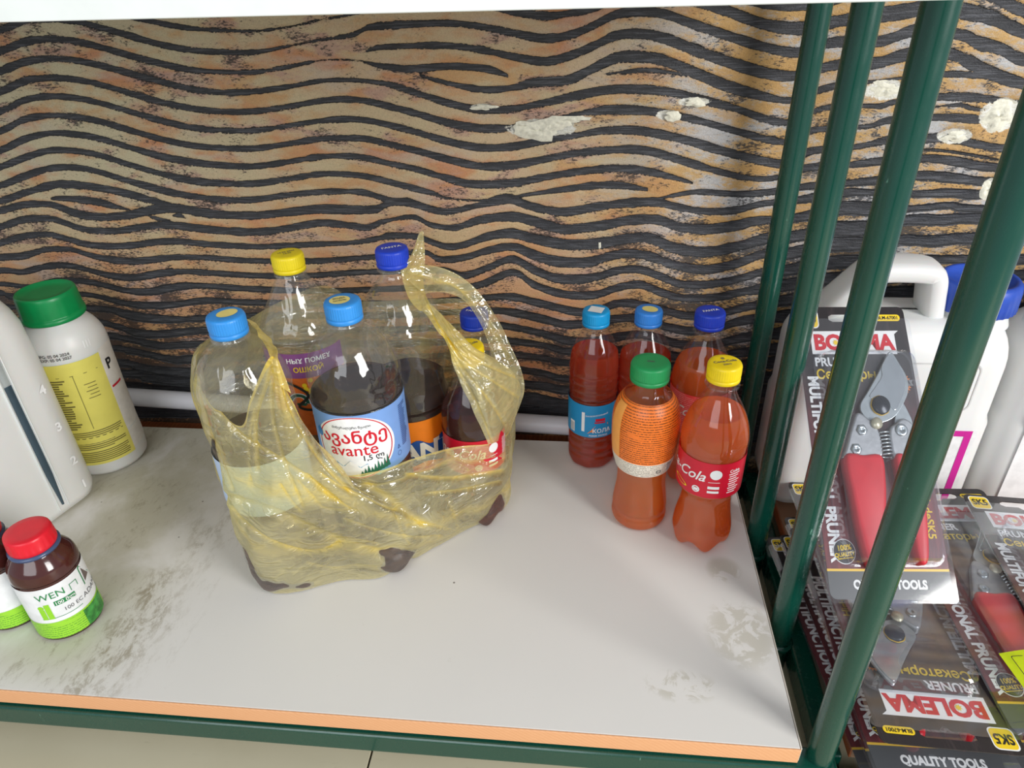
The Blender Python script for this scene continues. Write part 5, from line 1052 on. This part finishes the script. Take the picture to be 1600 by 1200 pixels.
    Print().poly(star).build('emblem', plain('orange_print', srgb(235, 135, 50), .4), card, idm, .0001)
    Print().disc(.096, .187, .0085, rings=1).build('emblem', plain('card_black', (.03, .028, .03), .35), card, idm, .0003)
    Print().poly([(.083, .1845), (.109, .1845), (.1075, .1873), (.109, .1900), (.083, .1900), (.0845, .1873)]).build('banner', plain('grey_print', (.25, .25, .25), .4), card, idm, .0005)
    Print().text('BOLEMA', .0052, .096, .1873, bold=.03).build('lettering', M['black_ink'], card, idm, .0007)
    # pruner
    pr = bpy.data.objects.new('pruner', None); COL.objects.link(pr); pr.parent = root
    f = lambda pts: [(a*mm, b*mm) for a, b in pts]
    extrude_poly('blade', smooth_poly(f([(88, 215), (95, 203), (100, 190), (99, 178), (93, 167), (84, 156), (74, 150), (60, 148), (51, 156), (50, 165), (60, 178), (72, 194), (80, 206)])), .006, .0085, M['steel'], pr, .0006)
    extrude_poly('blade_bevel', smooth_poly(f([(87, 212), (94, 201), (97, 189), (95, 178), (88, 166), (82, 160), (72, 169), (60, 172), (67, 181), (75, 191), (76, 199), (80, 206)])), .0086, .0092, M['steel_edge'], pr, .0003)
    extrude_poly('counter_blade', smooth_poly(f([(92, 168), (97, 158), (99, 148), (94, 140), (84, 142), (82, 150), (86, 160)])), .004, .0062, M['steel'], pr, .0005)
    V, Fc = lathe([(.0085, .0085), (.0085, .0115), (.0075, .0125), (1e-5, .0128)], 32); mk('pivot_bolt', [(v[0]+.069, v[1]+.164, v[2]) for v in V], Fc, M['black_steel'], pr)
    V, Fc = lathe([(.0092, .0084), (.0092, .0094), (.0086, .0096)], 32, lambda th, r, z: (r*(1+.02*cos(40*th)), z)); mk('bolt_ring', [(v[0]+.069, v[1]+.164, v[2]) for v in V], Fc, M['gold_ink'], pr)
    extrude_poly('handle_head', smooth_poly(f([(45, 157), (54, 152), (62, 143), (64, 128), (61, 117), (44, 115), (26, 116), (30, 128), (38, 146)])), .003, .0115, M['cast'], pr, .002)
    extrude_poly('handle_head', smooth_poly(f([(88, 152), (97, 146), (101, 130), (100, 117), (86, 115), (74, 116), (72, 132), (74, 143), (80, 147)])), .003, .0115, M['cast'], pr, .002)
    extrude_poly('grip', smooth_poly(f([(26, 118), (44, 119), (61, 118), (61, 95), (57, 70), (52, 45), (46, 27), (39, 24), (33, 30), (29, 55), (27, 85)])), .002, .0150, M['red_grip'], pr, .004, True)
    extrude_poly('grip', smooth_poly(f([(74, 118), (86, 119), (97, 118), (96, 95), (94, 70), (91, 45), (88, 31), (83, 27), (79, 33), (78, 55), (76, 90)])), .002, .0150, M['red_grip'], pr, .004, True)
    for (a, b, r) in ((46, 141, 4.2), (38, 124, 4.2), (84, 141, 4.6), (90, 122, 4.2)):
        V, Fc = lathe([(r*mm*1.25, .0115), (r*mm*1.25, .0125), (r*mm*.95, .0132), (r*mm*.5, .0132), (r*mm*.4, .0122), (1e-5, .0122)], 6 if a < 50 else 24); mk('nut', [(v[0]+a*mm, v[1]+b*mm, v[2]) for v in V], Fc, M['steel'], pr)
    V, Fc = lathe([(.0052, .0115), (.0052, .0135), (1e-5, .0138)], 24); mk('lock_button', [(v[0]+.061, v[1]+.147, v[2]) for v in V], Fc, plain('brass_pale', srgb(200, 195, 170), .35, metal=.5), pr)
    sp = [(.067+.0055*cos(t*2*pi), .140-.0032*t, .0085+.0045*sin(t*2*pi)) for t in np.linspace(0, 7, 90)]
    tube(sp, .00085, 6, M['steel'], 'spring', pr)
    # blister: formed shell with flange
    def ring(ins, z, base): return [(p[0], p[1], z) for p in rrect(.014+ins, .028+ins, .109-ins, .216-ins, max(.003, .012-ins*.5), 5)]
    lv = [ring(-.002, .0016, 0), ring(0, .0018, 0), ring(.001, .010, 0), ring(.002, .0165, 0), ring(.0042, .0185, 0)]
    V = [p for l in lv for p in l]; m = len(lv[0]); Fc = [(i*m+k, i*m+(k+1) % m, (i+1)*m+(k+1) % m, (i+1)*m+k) for i in range(len(lv)-1) for k in range(m)]; Fc.append(tuple(range((len(lv)-1)*m, len(lv)*m)))
    mk('blister', V, Fc, M['clear'], root, False)
    # clear backing sheet a little larger than the card
    bm = bmesh.new(); oo = [bm.verts.new((*p, .0019)) for p in rrect(-.003, -.003, CW+.004, CHh-.012, .005, 4)]; bm.faces.new(oo); mkbm('clear_sheet', bm, M['clear'], root)
    return root
def copy_tree(o, parent=None):
    c = o.copy(); COL.objects.link(c); c.parent = parent
    for ch in list(o.children): copy_tree(ch, c)
    return c
def place(root, o, tx, ty):
    """origin at the card's bottom-left corner, tx along its width, ty up its length"""
    x = Vector(tx).normalized(); y = Vector(ty); y = (y-x*y.dot(x)).normalized(); z = x.cross(y)
    m = Matrix((x, y*1.115, z)).transposed().to_4x4(); m.translation = Vector(o); root.matrix_world = m
proto = make_pack('pruner pack leaning on the white jug, blade end up, behind the green uprights')
place(proto, (.232, .478, .074), (.111, .009, -.002), (.016, .225, .185))
def pack(label, o, tx, ty):
    r = copy_tree(proto); r['label'] = label; place(r, o, tx, ty); return r
# upside-down pack on top of the near stack: its bottom-left corner is far right
def flat(label, corner, ang, flip, z, pitch=0.0, roll=0.0):
    """corner: near-left corner of the lying card; ang: direction its long side runs away; flip: printed upside down for the viewer"""
    a = radians(ang); far = Vector((sin(a), cos(a), pitch)); rt = Vector((cos(a), -sin(a), roll)); c = Vector((*corner, z))
    if flip: return pack(label, c+rt.normalized()*CW+far.normalized()*CHh*1.115, -rt, -far)
    return pack(label, c, rt, far)
flat('pruner pack lying upside down, red logo and SK5 badge nearest the camera', (.250, .366), 1.5, True, .033, -.05)
flat('pruner pack under the upside-down one, showing QUALITY TOOLS along its near edge', (.248, .352), -1.0, False, .012, -.02)
flat('pruner pack with red handles and a yellow-green price tag, right of the pile', (.359, .383), -2.5, False, .034, .04)
flat('lowest pruner pack, fanned out at the left beside the green side rail', (.252, .372), -5, False, -.029, 0.0)
flat('second lowest pruner pack at the left of the fanned pile', (.258, .364), -4, False, -.017, 0.0)
flat('pruner pack third from the left edge of the fanned pile', (.262, .380), -3.5, False, -.003, 0.0)
flat('dark pruner pack at the far right, below the jug with the magenta stripe', (.404, .362), 3.5, False, .062, -.01)
flat('pruner pack at the bottom right corner, mostly under the red-handled one', (.366, .374), -1, False, -.004, .0)
flat('pruner pack at the left far end of the pile, only its corner showing', (.268, .430), -2, False, .010, 0.0)
# price tag
tg = empty('price_tag', (.366, .402, .0635), 'yellow-green paper price tag on the red-handled pruner pack', 'tag', None, radians(8))
bm = bmesh.new(); nx = 8
vs = [[bm.verts.new((i/nx*.06, j*.034, .002+.004*sin(i/nx*3))) for i in range(nx+1)] for j in (0, 1)]
for i in range(nx): bm.faces.new((vs[0][i], vs[0][i+1], vs[1][i+1], vs[1][i]))
g_ = bmesh.ops.solidify(bm, geom=bm.faces[:], thickness=.0004)
mkbm('paper', bm, plain('neon_paper', srgb(232, 250, 40), .6), tg)
Print().add(*(lambda o, i_: (o+i_, [(k, (k+1) % len(o), len(o)+(k+1) % len(o), len(o)+k) for k in range(len(o))]))(rrect(.006, .005, .055, .029, .001, 1), rrect(.0066, .0056, .0544, .0284, .0008, 1))).build('frame_line', M['black_ink'], tg, lambda a, b, c: (a, b, .0034+.004*sin(a/.06*3)))
